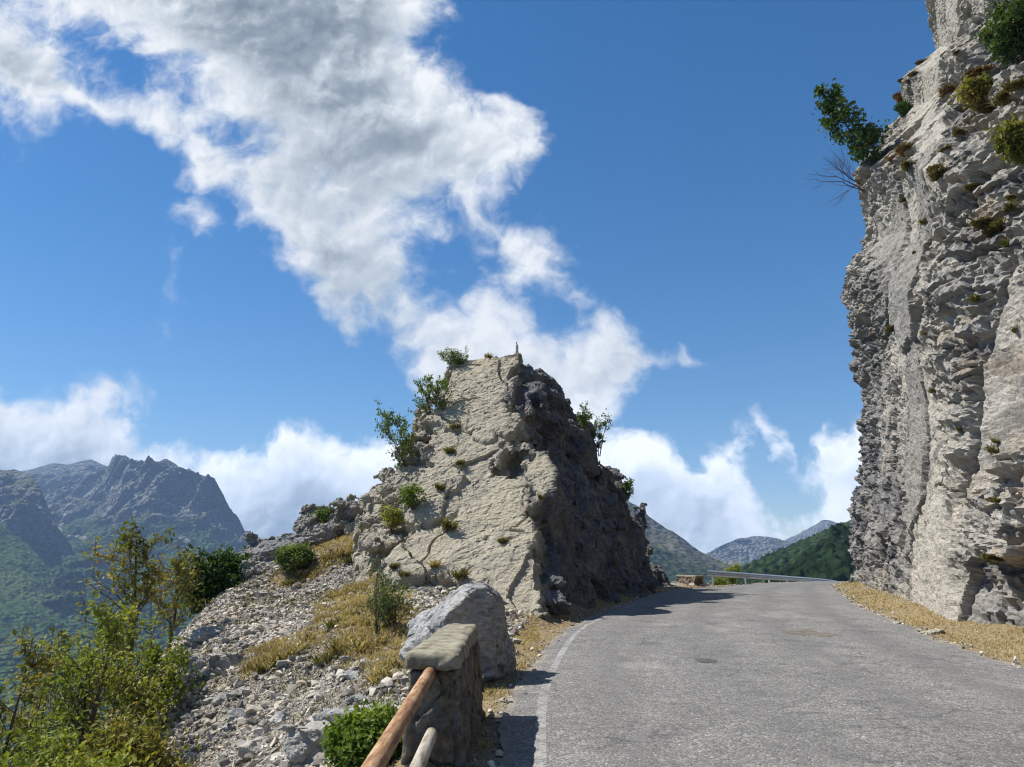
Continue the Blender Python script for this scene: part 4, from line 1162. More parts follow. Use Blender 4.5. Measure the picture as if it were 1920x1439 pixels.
# the air between: even haze in one closed box
HAZE = 1.15e-4
hm = bpy.data.materials.new('haze_air'); hm.use_nodes = True
ht = NT(hm.node_tree); ht.n.clear()
ho = ht.node('ShaderNodeOutputMaterial'); pv = ht.node('ShaderNodeVolumePrincipled')
pv.inputs['Color'].default_value = (0.42, 0.63, 1.0, 1); pv.inputs['Density'].default_value = HAZE; pv.inputs['Anisotropy'].default_value = 0.0
ht.link(pv.outputs[0], ho.inputs['Volume'])
hx, z0h, z1h = 6000.0, -420.0, 660.0
hvv = np.array([[x, y, z] for x in (-hx, hx) for y in (-hx, hx) for z in (z0h, z1h)])
hff = np.array([[0, 1, 3, 2], [4, 6, 7, 5], [0, 4, 5, 1], [2, 3, 7, 6], [0, 2, 6, 4], [1, 5, 7, 3]])
haze = mk_mesh('haze', hvv, hff, hm)
tag(haze, kind='stuff')
# ------------------------------------------------------------------ built things
def tube(path, rad, n=14, cap=True):
    """swept round bar: vertices and faces"""
    path = np.array(path, float); m = len(path)
    rad = np.broadcast_to(np.asarray(rad, float), (m,))
    tg = np.gradient(path, axis=0); tg /= np.linalg.norm(tg, axis=1, keepdims=True)
    ref = np.array([0, 0, 1.0]) if abs(tg[:, 2]).max() < 0.9 else np.array([1.0, 0, 0])
    s = np.cross(tg, ref); s /= np.maximum(np.linalg.norm(s, axis=1, keepdims=True), 1e-9); u = np.cross(s, tg)
    a = np.linspace(0, 2 * np.pi, n, endpoint=False)
    v = path[:, None] + rad[:, None, None] * (np.cos(a)[None, :, None] * s[:, None] + np.sin(a)[None, :, None] * u[:, None])
    v = v.reshape(-1, 3); f = []
    j = np.arange(n)
    for i in range(m - 1):
        f.append(np.stack([i * n + j, i * n + (j + 1) % n, (i + 1) * n + (j + 1) % n, (i + 1) * n + j], 1))
    f = np.concatenate(f)
    tri = np.zeros((0, 3), int)
    if cap:
        v = np.vstack([v, path[:1], path[-1:]]); c0 = m * n
        tri = np.concatenate([np.stack([(j + 1) % n, j, np.full(n, c0)], 1), np.stack([(m - 1) * n + j, (m - 1) * n + (j + 1) % n, np.full(n, c0 + 1)], 1)])
    return v, f, tri

# stone pillar: rubble shaft and a thick concrete cap
stone_mat = rock_material('pillar_stone', (0.27, 0.25, 0.21), (0.17, 0.155, 0.13), (0.055, 0.05, 0.045), warm=(0.24, 0.17, 0.10), bed=(2.2, 2.2, 2.2), sc=2.6, fine=0.008)
cap_mat, t, b, _ = material('weathered_concrete')
p = pos(t); n1 = t.noise(p, 5.0, 5, 0.65); n2 = t.noise(p, 70, 4, 0.7)
cc = t.ramp(n1, [(0.3, (0.10, 0.092, 0.072)), (0.5, (0.24, 0.222, 0.168)), (0.72, (0.38, 0.355, 0.28))])
cc = t.mix(1.0, cc, t.math('MULTIPLY_ADD', n2, 0.9, 0.55), 'MULTIPLY')
li = t.voro(p, 26, out=0); cc = t.mix(t.math('MULTIPLY', t.math('SUBTRACT', 1.0, t.smooth(li, 0.10, 0.22)), t.smooth(n1, 0.5, 0.6)), cc, (0.36, 0.36, 0.30))
t.link(cc, b.inputs['Base Color']); b.inputs['Roughness'].default_value = 0.95; b.inputs['Specular IOR Level'].default_value = 0.1
bump(t, b, t.math('ADD', n1, t.math('MULTIPLY', n2, 0.6)), 0.012, 0.9)
fl, fr = at(756, 1224, 6.9), at(860, 1224, 6.9)
rr_, rl_ = at(898, 1168, 9.15), at(836, 1166, 9.15)
ztop_f, ztop_r = float(fl[2]), float(rr_[2])
quad = np.array([fl[:2], fr[:2], rr_[:2], rl_[:2]])
pc = quad.mean(0)
def wall_planes(inset):
    out = []
    for i in range(4):
        a, b_ = quad[i], quad[(i + 1) % 4]; e = (b_ - a) / np.linalg.norm(b_ - a)
        n_ = np.array([e[1], -e[0]])
        out.append((n_, n_ @ a - inset))
    return out
def pillar_field(inset, z0, top_off, rnd_r):
    wp = wall_planes(inset + rnd_r); bat = [0.03, 0.10, 0.02, -0.02]
    def base(P):
        ds = np.stack([P[:, :2] @ n_ - d_ - k_ * np.maximum(0, ztop_f - P[:, 2]) for (n_, d_), k_ in zip(wp, bat)], 1)
        s = (P[:, 1] - 6.9) / 2.25
        zt = ztop_f + (ztop_r - ztop_f) * s + top_off - rnd_r
        dz = np.maximum(P[:, 2] - zt, z0 + rnd_r - P[:, 2])
        q = np.concatenate([ds, dz[:, None]], 1)
        qp = np.maximum(q, 0)
        return np.minimum(q.max(1), 0) + np.sqrt((qp ** 2).sum(1)) - rnd_r
    return base
pillar = empty('stone_pillar', (float(pc[0]), float(pc[1]), -0.6), 'rubble stone pillar with a thick lichen stained concrete cap holding the pipe rails', 'pillar')
PO = np.array([pc[0], pc[1], -0.6])
def child(name, v, f, mat, parent, origin, smooth=False, attrs=None):
    o = mk_mesh(name, np.asarray(v, float) - origin, f, mat, smooth, attrs); o.parent = parent
    return o
def stone_detail(P, f):
    g, e, h = facet(np.stack([P[:, 0] * 3.4, P[:, 1] * 4.4, P[:, 2] * 2.6], -1).astype(F32) + 0.3 * fbm(P * 3, 2, 70)[:, None], 71, 0.6)
    return f - (0.026 * g - 0.045 * sstep(0.13, 0.02, e) + 0.012 * fbm(P * 9, 3, 72))
lo = np.array([quad[:, 0].min() - 0.12, 6.75, -1.0]); hi = np.array([quad[:, 0].max() + 0.3, 9.35, 1.05])
v, q = sdf_mesh(pillar_field(0.015, -0.95, -0.13, 0.03), stone_detail, lo, hi, 0.018, 0.12)
v = relax(v.astype(float), q, 1, 0.4)
child('shaft', v, q, stone_mat, pillar, PO, False, {'beige': np.zeros(len(v)), 'dark_rock_shade': 0.5 * sstep(0.0, 0.4, fbm(v * 2.5, 3, 73))})
def cap_detail(P, f): return f - (0.010 * fbm(P * 14, 4, 74) + 0.012 * fbm(P * 3.2, 3, 75) + 0.008 * facet(P * 7.0, 76)[0])
def cap_base(P, _b=pillar_field(0.0, -1.2, 0.0, 0.055)):
    s = (P[:, 1] - 6.9) / 2.25
    zb = ztop_f + (ztop_r - ztop_f) * s - 0.135
    return np.maximum(_b(P), zb - P[:, 2])
v, q = sdf_mesh(cap_base, cap_detail, lo, hi, 0.018, 0.1)
v = relax(v.astype(float), q, 1, 0.4)
child('cap', v, q, cap_mat, pillar, PO, True)

# pipe rails running from the pillar past the left of the eye
rust, t, b, _ = material('rusty_pipe')
p = pos(t); ps = stretch(t, p, (1, 0.10, 1))
n1 = t.math('ADD', t.math('MULTIPLY', t.noise(ps, 30, 6, 0.7), 0.6), t.math('MULTIPLY', t.noise(p, 6, 4, 0.7), 0.4)); n2 = t.noise(p, 130, 3, 0.7)
cc = t.ramp(n1, [(0.36, (0.10, 0.045, 0.024)), (0.45, (0.23, 0.12, 0.058)), (0.53, (0.34, 0.205, 0.11)), (0.60, (0.42, 0.30, 0.18)), (0.68, (0.46, 0.39, 0.29))])
cc = t.mix(1.0, cc, t.math('MULTIPLY_ADD', n2, 0.6, 0.7), 'MULTIPLY')
t.link(cc, b.inputs['Base Color']); b.inputs['Roughness'].default_value = 0.75; bump(t, b, n1, 0.003, 0.6)
galv, t, b, _ = material('scratched_grey_pipe')
p = pos(t); ps = stretch(t, p, (1, 0.15, 1))
n1 = t.noise(ps, 22, 5, 0.7); n2 = t.noise(p, 90, 3, 0.7)
cc = t.ramp(n1, [(0.36, (0.22, 0.14, 0.075)), (0.45, (0.38, 0.32, 0.23)), (0.54, (0.46, 0.44, 0.39)), (0.7, (0.54, 0.54, 0.50))])
cc = t.mix(1.0, cc, t.math('MULTIPLY_ADD', n2, 0.4, 0.8), 'MULTIPLY')
t.link(cc, b.inputs['Base Color']); b.inputs['Roughness'].default_value = 0.5; b.inputs['Metallic'].default_value = 0.25; bump(t, b, n1, 0.002, 0.5)
railing = empty('pipe_railing', (-0.75, 4.0, -0.5), 'two round metal pipe rails running from the stone pillar out of the bottom edge', 'railing')
RO = np.array([-0.75, 4.0, -0.5])
def pipe(P0, P1, ext, rad, mat, label):
    P0, P1 = np.array(P0), np.array(P1); dd = P1 - P0
    path = [P0 - dd / np.linalg.norm(dd) * 0.14, P0 + dd * 0.001] + [P0 + dd * s for s in np.linspace(0.05, ext, 40)]
    v, f, tr = tube(path, rad, 28)
    o = child('rail', v, [f, tr], mat, railing, RO, True); o['label'] = label
    return o
pipe(at(806, 1262, 6.93), at(692, 1452, 3.95), 2.1, 0.052, rust, 'upper pipe rail covered in orange brown rust')
pipe(at(810, 1374, 6.92), at(777, 1452, 5.35), 5.0, 0.050, galv, 'lower pale grey pipe rail with rust streaks')

# guardrail on the outside of the bend
gal, t, b, _ = material('galvanised_steel')
p = pos(t); n1 = t.noise(p, 1.7, 4, 0.6)
t.link(t.ramp(n1, [(0.3, (0.42, 0.44, 0.46)), (0.7, (0.60, 0.62, 0.64))]), b.inputs['Base Color'])
b.inputs['Metallic'].default_value = 0.55; b.inputs['Roughness'].default_value = 0.42
GP3 = smooth_line([at(*q) for q in [(1321, 1068.5, 37.8), (1368, 1072, 40.5), (1415, 1075.5, 43.8), (1480, 1080.5, 51), (1530, 1084.5, 61), (1556, 1087.5, 72), (1574, 1091, 84)]], 1.0)
GP = GP3[:, :2]
gnd = GP3[:, 2] - 0.77
beamprof = np.array([[0.00, 0.0], [0.008, 0.02], [0.075, 0.055], [0.08, 0.085], [0.012, 0.14], [0.012, 0.17], [0.08, 0.225], [0.075, 0.255], [0.008, 0.29], [0.0, 0.31]])
tg = np.gradient(GP, axis=0); tg /= np.linalg.norm(tg, axis=1, keepdims=True); rn = np.stack([tg[:, 1], -tg[:, 0]], 1)
zt = gnd + 0.46
def sweep(prof_, thick):
    v = []
    for i in range(len(GP)):
        for dx_, dz_ in prof_: v.append([GP[i, 0] + rn[i, 0] * (dx_ + thick), GP[i, 1] + rn[i, 1] * (dx_ + thick), zt[i] + dz_])
    return np.array(v)
nb_ = len(beamprof)
v = np.vstack([sweep(beamprof, 0.10), sweep(beamprof, 0.096)])
f1_ = grid_faces(len(GP), nb_); f2_ = f1_[:, ::-1] + len(GP) * nb_
ends = []
for e_i in (0, len(GP) - 1):
    for k in range(nb_ - 1):
        a = e_i * nb_ + k; ends.append([a, a + 1, a + 1 + len(GP) * nb_, a + len(GP) * nb_])
rims = []
for i in range(len(GP) - 1):
    for k in (0, nb_ - 1):
        a = i * nb_ + k; rims.append([a, a + nb_, a + nb_ + len(GP) * nb_, a + len(GP) * nb_])
guard = empty('guardrail', (float(GP[0, 0]), float(GP[0, 1]), float(gnd[0])), 'galvanised steel guardrail on posts along the outside of the far bend', 'guardrail')
GO = np.array([GP[0, 0], GP[0, 1], gnd[0]])
child('beam', v, np.vstack([f1_, f2_, ends, rims]), gal, guard, GO, False)
sg_ = np.concatenate([[0], np.cumsum(np.linalg.norm(np.diff(GP, axis=0), axis=1))])
for s in np.arange(0.9, sg_[-1], 4.6):
    cx0, cy0 = np.interp(s, sg_, GP[:, 0]), np.interp(s, sg_, GP[:, 1]); zg0 = float(np.interp(s, sg_, gnd))
    ti = np.array([np.interp(s, sg_, tg[:, 0]), np.interp(s, sg_, tg[:, 1])]); ri = np.array([ti[1], -ti[0]])
    # C-section post
    sec = [(-0.05, 0.09), (-0.05, 0.0), (0.05, 0.0), (0.05, 0.09), (0.044, 0.09), (0.044, 0.006), (-0.044, 0.006), (-0.044, 0.09)]
    vv = []
    for z_ in (zg0 - 0.9, zg0 + 0.74):
        for a, b_ in sec: vv.append([cx0 + ti[0] * a + ri[0] * b_, cy0 + ti[1] * a + ri[1] * b_, z_])
    n_ = len(sec); ff = [[i, (i + 1) % n_, n_ + (i + 1) % n_, n_ + i] for i in range(n_)] + [[n_ + 0, n_ + 1, n_ + 6, n_ + 7], [n_ + 1, n_ + 2, n_ + 5, n_ + 6], [n_ + 2, n_ + 3, n_ + 4, n_ + 5]]
    child('post', vv, np.array(ff), gal, guard, GO, False)

# low rubble wall where the rock ends
def wall_base(P):
    a, b_ = at(1276, 1085, 40.6)[:2], at(1312, 1085, 38.4)[:2]
    e = (b_ - a) / np.linalg.norm(b_ - a); n_ = np.array([-e[1], e[0]]); q = P[:, :2] - (a + b_) / 2
    return np.maximum(np.maximum(np.abs(q @ e) - np.linalg.norm(b_ - a) / 2, np.abs(q @ n_) - 0.24), np.maximum(P[:, 2] - 1.12, 0.0 - P[:, 2]))
def wall_detail(P, f):
    g, e, h = facet((P * np.array([2.6, 2.6, 4.2])).astype(F32), 81, 0.6)
    return f - (0.04 * g - 0.06 * sstep(0.14, 0.02, e)) * sstep(1.06, 0.98, P[:, 2])
wc = (at(1276, 1085, 40.6) + at(1312, 1085, 38.4)) / 2
v, q = sdf_mesh(wall_base, wall_detail, wc - np.array([1.6, 2.0, 1.3]), wc + np.array([1.6, 2.0, 0.9]), 0.05, 0.25)
wallm = rock_material('wall_stone', (0.20, 0.155, 0.11), (0.13, 0.10, 0.075), (0.055, 0.045, 0.035), bed=(1, 1, 1.4), sc=1.5, fine=0.02)
lw = mk_mesh('low_stone_wall', v, q, wallm, False, {'beige': 0.6 * (v[:, 2] > 1.06), 'dark_rock_shade': np.zeros(len(v))})
tag(lw, 'low brown stone wall between the end of the rock pyramid and the guardrail', 'wall', kind='thing')

# little weathered statue on the tip of the pyramid
st_mat, t, b, _ = material('weathered_white_stone')
p = pos(t); n1 = t.noise(p, 9, 5, 0.6)
t.link(t.ramp(n1, [(0.32, (0.22, 0.23, 0.20)), (0.55, (0.60, 0.61, 0.56)), (0.8, (0.74, 0.74, 0.70))]), b.inputs['Base Color']); b.inputs['Roughness'].default_value = 0.8
dk_mat, t, b, _ = material('dark_old_metal'); b.inputs['Base Color'].default_value = (0.09, 0.085, 0.075, 1); b.inputs['Roughness'].default_value = 0.7
tip = at(969, 655, 30.15)
_near = OUT_V[np.hypot(OUT_V[:, 0] - tip[0], OUT_V[:, 1] - tip[1]) < 0.22]
tip[2] = float(_near[:, 2].max()) + 0.05
statue = empty('statue', tuple(float(x) for x in tip), 'small weathered white statue of a robed figure on the tip of the rock pyramid', 'statue')
def lathe(prof_, c, n=16, sx=1.0, sy=1.0, fold=0.0):
    a = np.linspace(0, 2 * np.pi, n, endpoint=False); v = []
    for r_, z_, ox in prof_:
        rr0 = r_ * (1 + fold * np.cos(a * 5) * max(0, 1 - z_ / 0.4))
        v.append(np.stack([c[0] + ox + rr0 * np.cos(a) * sx, c[1] + rr0 * np.sin(a) * sy, np.full(n, c[2] + z_)], 1))
    m = len(prof_); v = np.vstack(v); j = np.arange(n); f = []
    for i in range(m - 1): f.append(np.stack([i * n + j, i * n + (j + 1) % n, (i + 1) * n + (j + 1) % n, (i + 1) * n + j], 1))
    v = np.vstack([v, [[c[0] + prof_[0][2], c[1], c[2] + prof_[0][1]], [c[0] + prof_[-1][2], c[1], c[2] + prof_[-1][1]]]])
    k = m * n
    tri = np.concatenate([np.stack([(j + 1) % n, j, np.full(n, k)], 1), np.stack([(m - 1) * n + j, (m - 1) * n + (j + 1) % n, np.full(n, k + 1)], 1)])
    return v, f, tri
robe = [(0.060, 0.0, 0.0), (0.064, 0.02, 0), (0.058, 0.08, 0), (0.060, 0.18, 0.002), (0.064, 0.27, 0.002), (0.062, 0.32, 0.0), (0.052, 0.355, -0.004), (0.032, 0.378, -0.010), (0.020, 0.39, -0.014)]
v, f, tr = lathe(robe, tip, 20, 1.0, 0.8, 0.08); child('robe', v, [np.concatenate(f), tr], st_mat, statue, tip, True)
hd = [(0.016, 0.385, -0.016), (0.020, 0.40, -0.017), (0.026, 0.42, -0.016), (0.026, 0.44, -0.012), (0.018, 0.462, -0.006), (0.006, 0.478, -0.002)]
v, f, tr = lathe(hd, tip, 12); child('head', v, [np.concatenate(f), tr], dk_mat, statue, tip, True)
base_ = [(0.20, -0.40, 0.02), (0.19, -0.10, 0.02), (0.16, -0.05, 0.02), (0.10, 0.0, 0.0)]
v, f, tr = lathe(base_, tip, 9, 1.0, 0.8); v += 0.015 * np.random.default_rng(3).standard_normal(v.shape); child('plinth', v, [np.concatenate(f), tr], outcrop_mat, statue, tip, False)
# ------------------------------------------------------------------ loose stones
def hull_template(seed, n=11):
    import bmesh
    r = np.random.default_rng(seed); bm = bmesh.new()
    pts = r.standard_normal((n, 3)); pts /= np.linalg.norm(pts, axis=1, keepdims=True); pts *= (0.75 + 0.35 * r.random((n, 1)))
    for p_ in pts: bm.verts.new(p_.tolist())
    bmesh.ops.convex_hull(bm, input=bm.verts)
    for v_ in [v_ for v_ in bm.verts if not v_.link_faces]: bm.verts.remove(v_)
    bmesh.ops.triangulate(bm, faces=bm.faces)
    bm.verts.index_update()
    V_ = np.array([v_.co[:] for v_ in bm.verts]); F_ = np.array([[v_.index for v_ in f.verts] for f in bm.faces]); bm.free()
    return V_, F_
TEMPL = [hull_template(400 + k) for k in range(14)]
def rot_mats(n, r, flat=0.5):
    a = r.uniform(0, 2 * np.pi, n); tx = r.normal(0, flat, n); ty = r.normal(0, flat, n)
    ca, sa = np.cos(a), np.sin(a); o = np.zeros(n); i = np.ones(n)
    Rz = np.stack([np.stack([ca, -sa, o], -1), np.stack([sa, ca, o], -1), np.stack([o, o, i], -1)], 1)
    cx0, sx0 = np.cos(tx), np.sin(tx); Rx = np.stack([np.stack([i, o, o], -1), np.stack([o, cx0, -sx0], -1), np.stack([o, sx0, cx0], -1)], 1)
    cy0, sy0 = np.cos(ty), np.sin(ty); Ry = np.stack([np.stack([cy0, o, sy0], -1), np.stack([o, i, o], -1), np.stack([-sy0, o, cy0], -1)], 1)
    return Rx @ Ry @ Rz
def scatter_stones(name, xy, size, seed, mat, flat=(0.45, 0.75), sink=0.25, tilt=0.35):
    r = np.random.default_rng(seed); n = len(xy); z = ground_z(xy)
    M = rot_mats(n, r, tilt); sc = np.stack([size, size * r.uniform(0.6, 0.95, n), size * r.uniform(*flat, n)], 1)
    V_, F_, T_ = [], [], []; base = 0; which = r.integers(0, len(TEMPL), n); tone = r.random(n)
    for k, (tv, tf) in enumerate(TEMPL):
        idx = np.where(which == k)[0]
        if not len(idx): continue
        p_ = np.einsum('nij,nkj->nki', M[idx], tv[None] * sc[idx][:, None])
        p_ += np.c_[xy[idx], z[idx] + sc[idx, 2] * (0.9 - 2 * sink)][:, None]
        V_.append(p_.reshape(-1, 3)); T_.append(np.repeat(tone[idx], len(tv)))
        F_.append((tf[None] + (np.arange(len(idx)) * len(tv))[:, None, None] + base).reshape(-1, 3)); base += len(idx) * len(tv)
    return mk_mesh(name, np.concatenate(V_), np.concatenate(F_), mat, False, {'tone': np.concatenate(T_)})
stm, t, b, _ = material('loose_stone')
p = pos(t); n1 = t.noise(p, 14, 4, 0.65)
cc = t.ramp(attr(t, 'tone'), [(0.0, (0.13, 0.12, 0.105)), (0.25, (0.27, 0.245, 0.215)), (0.6, (0.42, 0.385, 0.33)), (0.85, (0.53, 0.495, 0.43)), (1.0, (0.46, 0.37, 0.26))])
cc = t.mix(1.0, cc, t.math('MULTIPLY_ADD', n1, 0.8, 0.6), 'MULTIPLY')
t.link(cc, b.inputs['Base Color']); b.inputs['Roughness'].default_value = 0.95; b.inputs['Specular IOR Level'].default_value = 0.1
bump(t, b, t.noise(p, 30, 4, 0.7), 0.01, 0.8)

def inside_slope(n, r, lo, hi):
    return np.stack([r.uniform(lo[0], hi[0], n), r.uniform(lo[1], hi[1], n)], 1)
r_ = np.random.default_rng(55)
xy = inside_slope(330000, r_, (-12.5, 7.0), (0.5, 30.0))
gd = grass_density(xy); dl = side_of(LEFT_EDGE, xy)
keep = (dl > 0.9) & (r_.random(len(xy)) > gd * 0.93) & (r_.random(len(xy)) < np.clip(14.0 / xy[:, 1], 0.2, 1.0) ** 1.3)
xy = xy[keep]; gd = gd[keep]
size = 0.0125 * (1 - r_.random(len(xy))) ** -0.44
big = 1 + 1.1 * sstep(0.0, 0.4, fbm(np.c_[xy * 0.35, np.zeros(len(xy))], 3, 58))
size = np.clip(size * np.clip(xy[:, 1] / 14, 0.8, 1.6) * big, 0.010, 0.13)
scree = scatter_stones('scree', xy, size, 56, stm); tag(scree, kind='stuff')
# grit and chips along both edges of the road
tpar = r_.uniform(0.12, 0.72, 5200); sd = r_.random(5200) < 0.5
ed = np.where(sd[:, None], np.stack([np.interp(tpar * NR, np.arange(NR), LE[:, k]) for k in (0, 1)], 1), np.stack([np.interp(tpar * NR, np.arange(NR), RE[:, k]) for k in (0, 1)], 1))
ed = ed + np.stack([np.where(sd, -1, 1) * r_.normal(0.12, 0.20, 5200), r_.normal(0, 0.05, 5200)], 1)
grit = scatter_stones('gravel', ed, np.clip(0.011 * (1 - r_.random(5200)) ** -0.5, 0, 0.06), 57, stm, sink=0.1); tag(grit, kind='stuff')

# single stones big enough to pick out
def lone_stone(px, py, size, label, seed, group=None, flat=0.6, rotz=0.0, mat=None, d0=4.0, beige=0.2, embed=0.45):
    c = on_ground(px, py, d0)
    h = max(0.022, min(size) * 0.085)
    o, v = rock('stone', np.array([c[0], c[1], c[2] + size[2] * (1 - 2 * embed)]), size, rotz, seed, h, mat or grey_rock, label, 'stone', group, foliation=(1, 1, 1.6), rough=0.6, beige=beige, sub=False)
    return o
for args in [
    ((100 + 640, 1393), None), ]: pass
lone_stone(600, 1415, (0.55, 0.42, 0.30), 'large pale slab of bedrock half buried in scree at the bottom edge', 501, rotz=0.5, beige=0.25)
lone_stone(660, 1375, (0.50, 0.40, 0.26), 'blue grey block of bedrock in the scree just behind the bright green bush', 502, rotz=0.9, beige=0.0)
lone_stone(478, 1412, (0.24, 0.22, 0.20), 'cream coloured angular stone low on the scree left of the bedrock slab', 503, rotz=0.2, beige=0.8)
lone_stone(480, 1335, (0.26, 0.20, 0.10), 'flat cream stone lying in the middle of the fine scree', 504, rotz=0.9, beige=0.7)
lone_stone(530, 1352, (0.16, 0.14, 0.13), 'dark grey triangular stone in the middle of the fine scree', 505, rotz=0.1, beige=0.0)
lone_stone(390, 1195, (0.46, 0.36, 0.24), 'flat grey slab jutting from the left edge of the slope above the trees', 506, rotz=0.2, beige=0.1)
lone_stone(352, 1262, (0.5, 0.45, 0.4), 'dark grey block on the shaded left edge of the slope', 507, rotz=0.6, beige=0.0)
lone_stone(430, 1252, (0.40, 0.34, 0.26), 'grey rounded stone below the long strip of dry grass', 508, rotz=0.2, beige=0.0)
lone_stone(650, 1240, (0.15, 0.14, 0.09), 'blue grey stone just below the tawny grass left of the pillar', 509, rotz=1.2, beige=0.0)
lone_stone(527, 1250, (0.14, 0.12, 0.09), 'grey stone at the top of the lower scree under the dry grass strip', 510, rotz=0.2)
lone_stone(1752, 1189, (0.36, 0.17, 0.075), 'long flat pale stone lying in the dry grass at the cliff foot', 511, rotz=0.35, beige=0.9, embed=0.3)
lone_stone(1682, 1172, (0.13, 0.10, 0.05), 'small flat grey stone on the right road edge', 512, rotz=0.1, beige=0.5, embed=0.3)
lone_stone(963, 1206, (0.15, 0.12, 0.07), 'pale stone in the dry grass right beside the boulder', 513, rotz=0.1, beige=0.9, embed=0.3)
lone_stone(1310, 1098, (0.5, 0.24, 0.10), 'whitish heap of stone at the foot of the guardrail end', 514, rotz=0.1, beige=0.6, embed=0.35)
lone_stone(916, 1246, (0.17, 0.15, 0.12), 'broken grey stone at the lower right foot of the boulder', 515, rotz=0.4, beige=0.1, embed=0.3)
# many more alike
proto = []
for k in range(4):
    o, v = rock('stone', np.array([0.0, 0.0, 0.0]), (0.15, 0.12, 0.085), 0, 530 + k, 0.02, grey_rock, 'loose angular pale grey stone lying among the scree of the slope', 'stone', 'loose stones on the scree slope', rough=0.6, beige=0.15 * k, sub=False)
    proto.append(o)
r2 = np.random.default_rng(77); cnt = 0; used = set()
spots = [(r2.uniform(380, 740), r2.uniform(1080, 1430)) for _ in range(260)]
for px_, py_ in spots:
    if cnt >= 48: break
    c = on_ground(px_, py_, 6.0)
    if grass_density(c[None, :2])[0] > 0.4 or side_of(LEFT_EDGE, c[None, :2])[0] < 1.0 or c[1] > 27: continue
    k = cnt % 4
    o = proto[k] if k not in used else proto[k].copy()
    if k in used: C.objects.link(o)
    used.add(k)
    s = float(r2.uniform(0.5, 1.1)) * min(1.4, max(0.7, c[1] / 14))
    o.location = (float(c[0]), float(c[1]), float(c[2]) + 0.02); o.scale = (s, s * float(r2.uniform(0.8, 1.2)), s); o.rotation_euler = (float(r2.normal(0, .25)), float(r2.normal(0, .25)), float(r2.uniform(0, 6.3)))
    cnt += 1

# ------------------------------------------------------------------ plants
def leaf_material(name, ramp_pts, trans=0.35):
    m, t, b, out = material(name)
    col = t.ramp(attr(t, 'tone'), ramp_pts)
    t.link(col, b.inputs['Base Color']); b.inputs['Roughness'].default_value = 0.6; b.inputs['Specular IOR Level'].default_value = 0.2
    tr = t.node('ShaderNodeBsdfTranslucent'); t.link(t.mix(1.0, col, (1.15, 1.15, 0.55), 'MULTIPLY'), tr.inputs[0])
    mx = t.node('ShaderNodeMixShader'); mx.inputs[0].default_value = trans
    t.link(b.outputs[0], mx.inputs[1]); t.link(tr.outputs[0], mx.inputs[2]); t.link(mx.outputs[0], out.inputs[0])
    return m
bark, t, b, _ = material('bark'); p = pos(t)
t.link(t.ramp(t.noise(stretch(t, p, (1, 1, .3)), 18, 4, .6), [(0.3, (0.045, 0.035, 0.028)), (0.7, (0.13, 0.105, 0.085))]), b.inputs['Base Color']); b.inputs['Roughness'].default_value = 0.9
palebark, t, b, _ = material('dead_wood'); b.inputs['Base Color'].default_value = (0.36, 0.33, 0.29, 1); b.inputs['Roughness'].default_value = 0.85
LEAF_YG = leaf_material('yellow_green_leaves', [(0, (0.10, 0.14, 0.025)), (0.5, (0.21, 0.255, 0.042)), (0.85, (0.33, 0.34, 0.065)), (1, (0.39, 0.31, 0.08))])
LEAF_OLIVE = leaf_material('turning_leaves', [(0, (0.085, 0.105, 0.025)), (0.5, (0.185, 0.19, 0.045)), (0.8, (0.29, 0.24, 0.07)), (1, (0.35, 0.21, 0.09))])
LEAF_DARK = leaf_material('dark_green_leaves', [(0, (0.028, 0.055, 0.016)), (0.6, (0.062, 0.115, 0.028)), (1, (0.13, 0.17, 0.04))], 0.25)
LEAF_FRESH = leaf_material('fresh_green_leaves', [(0, (0.06, 0.11, 0.02)), (0.6, (0.12, 0.19, 0.03)), (1, (0.22, 0.27, 0.05))], 0.4)
LEAF_SHRUB = leaf_material('shrub_leaves', [(0, (0.07, 0.115, 0.032)), (0.6, (0.145, 0.205, 0.058)), (1, (0.25, 0.29, 0.10))], 0.35)

def unit(v): return v / max(np.linalg.norm(v), 1e-9)
def skeleton(seed, height, lean=(0, 0), nfork=3, levels=4, spread=0.55, r0=0.06, first=0.35, curl=0.25, stems=1, leafy=1):
    """branch polylines with radii, and the twig points that carry leaves"""
    r = np.random.default_rng(seed); br, an = [], []
    def grow(p_, d_, L, rad, lev):
        n = 5; pts = [p_]; dcur = d_
        for i in range(n):
            dcur = unit(dcur + curl * r.normal(0, 0.35, 3) + np.array([0, 0, 0.10]))
            pts.append(pts[-1] + dcur * L / n)
        pts = np.array(pts); br.append((pts, np.linspace(rad, rad * 0.6, n + 1)))
        if lev >= levels - leafy:
            for q in pts[1:]: an.append(q)
        if lev >= levels: return
        k = nfork + (r.random() < 0.5)
        for j in range(k):
            f = r.uniform(first, 1.0) if j else 1.0
            q = pts[0] + 0; i = min(n - 1, int(f * n)); q = pts[i] * (1 - (f * n - i)) + pts[min(n, i + 1)] * (f * n - i) if f < 1 else pts[-1]
            side = unit(r.normal(0, 1, 3) * np.array([1, 1, 0.55]))
            dn = unit(dcur * (1 - spread * (0.5 if j == 0 else 1)) + side * spread * (0.55 if j == 0 else 1.15))
            grow(q, dn, L * r.uniform(0.55, 0.8), rad * (0.62 if j == 0 else 0.48), lev + 1)
    for s in range(stems):
        dd = unit(np.array([lean[0] + (r.normal(0, 0.25) if stems > 1 else 0), lean[1] + (r.normal(0, 0.25) if stems > 1 else 0), 1.0]))
        grow(np.array([r.normal(0, 0.05) * (stems > 1), r.normal(0, 0.05) * (stems > 1), 0.0]), dd, height * 0.42, r0, 0)
    return br, np.array(an)
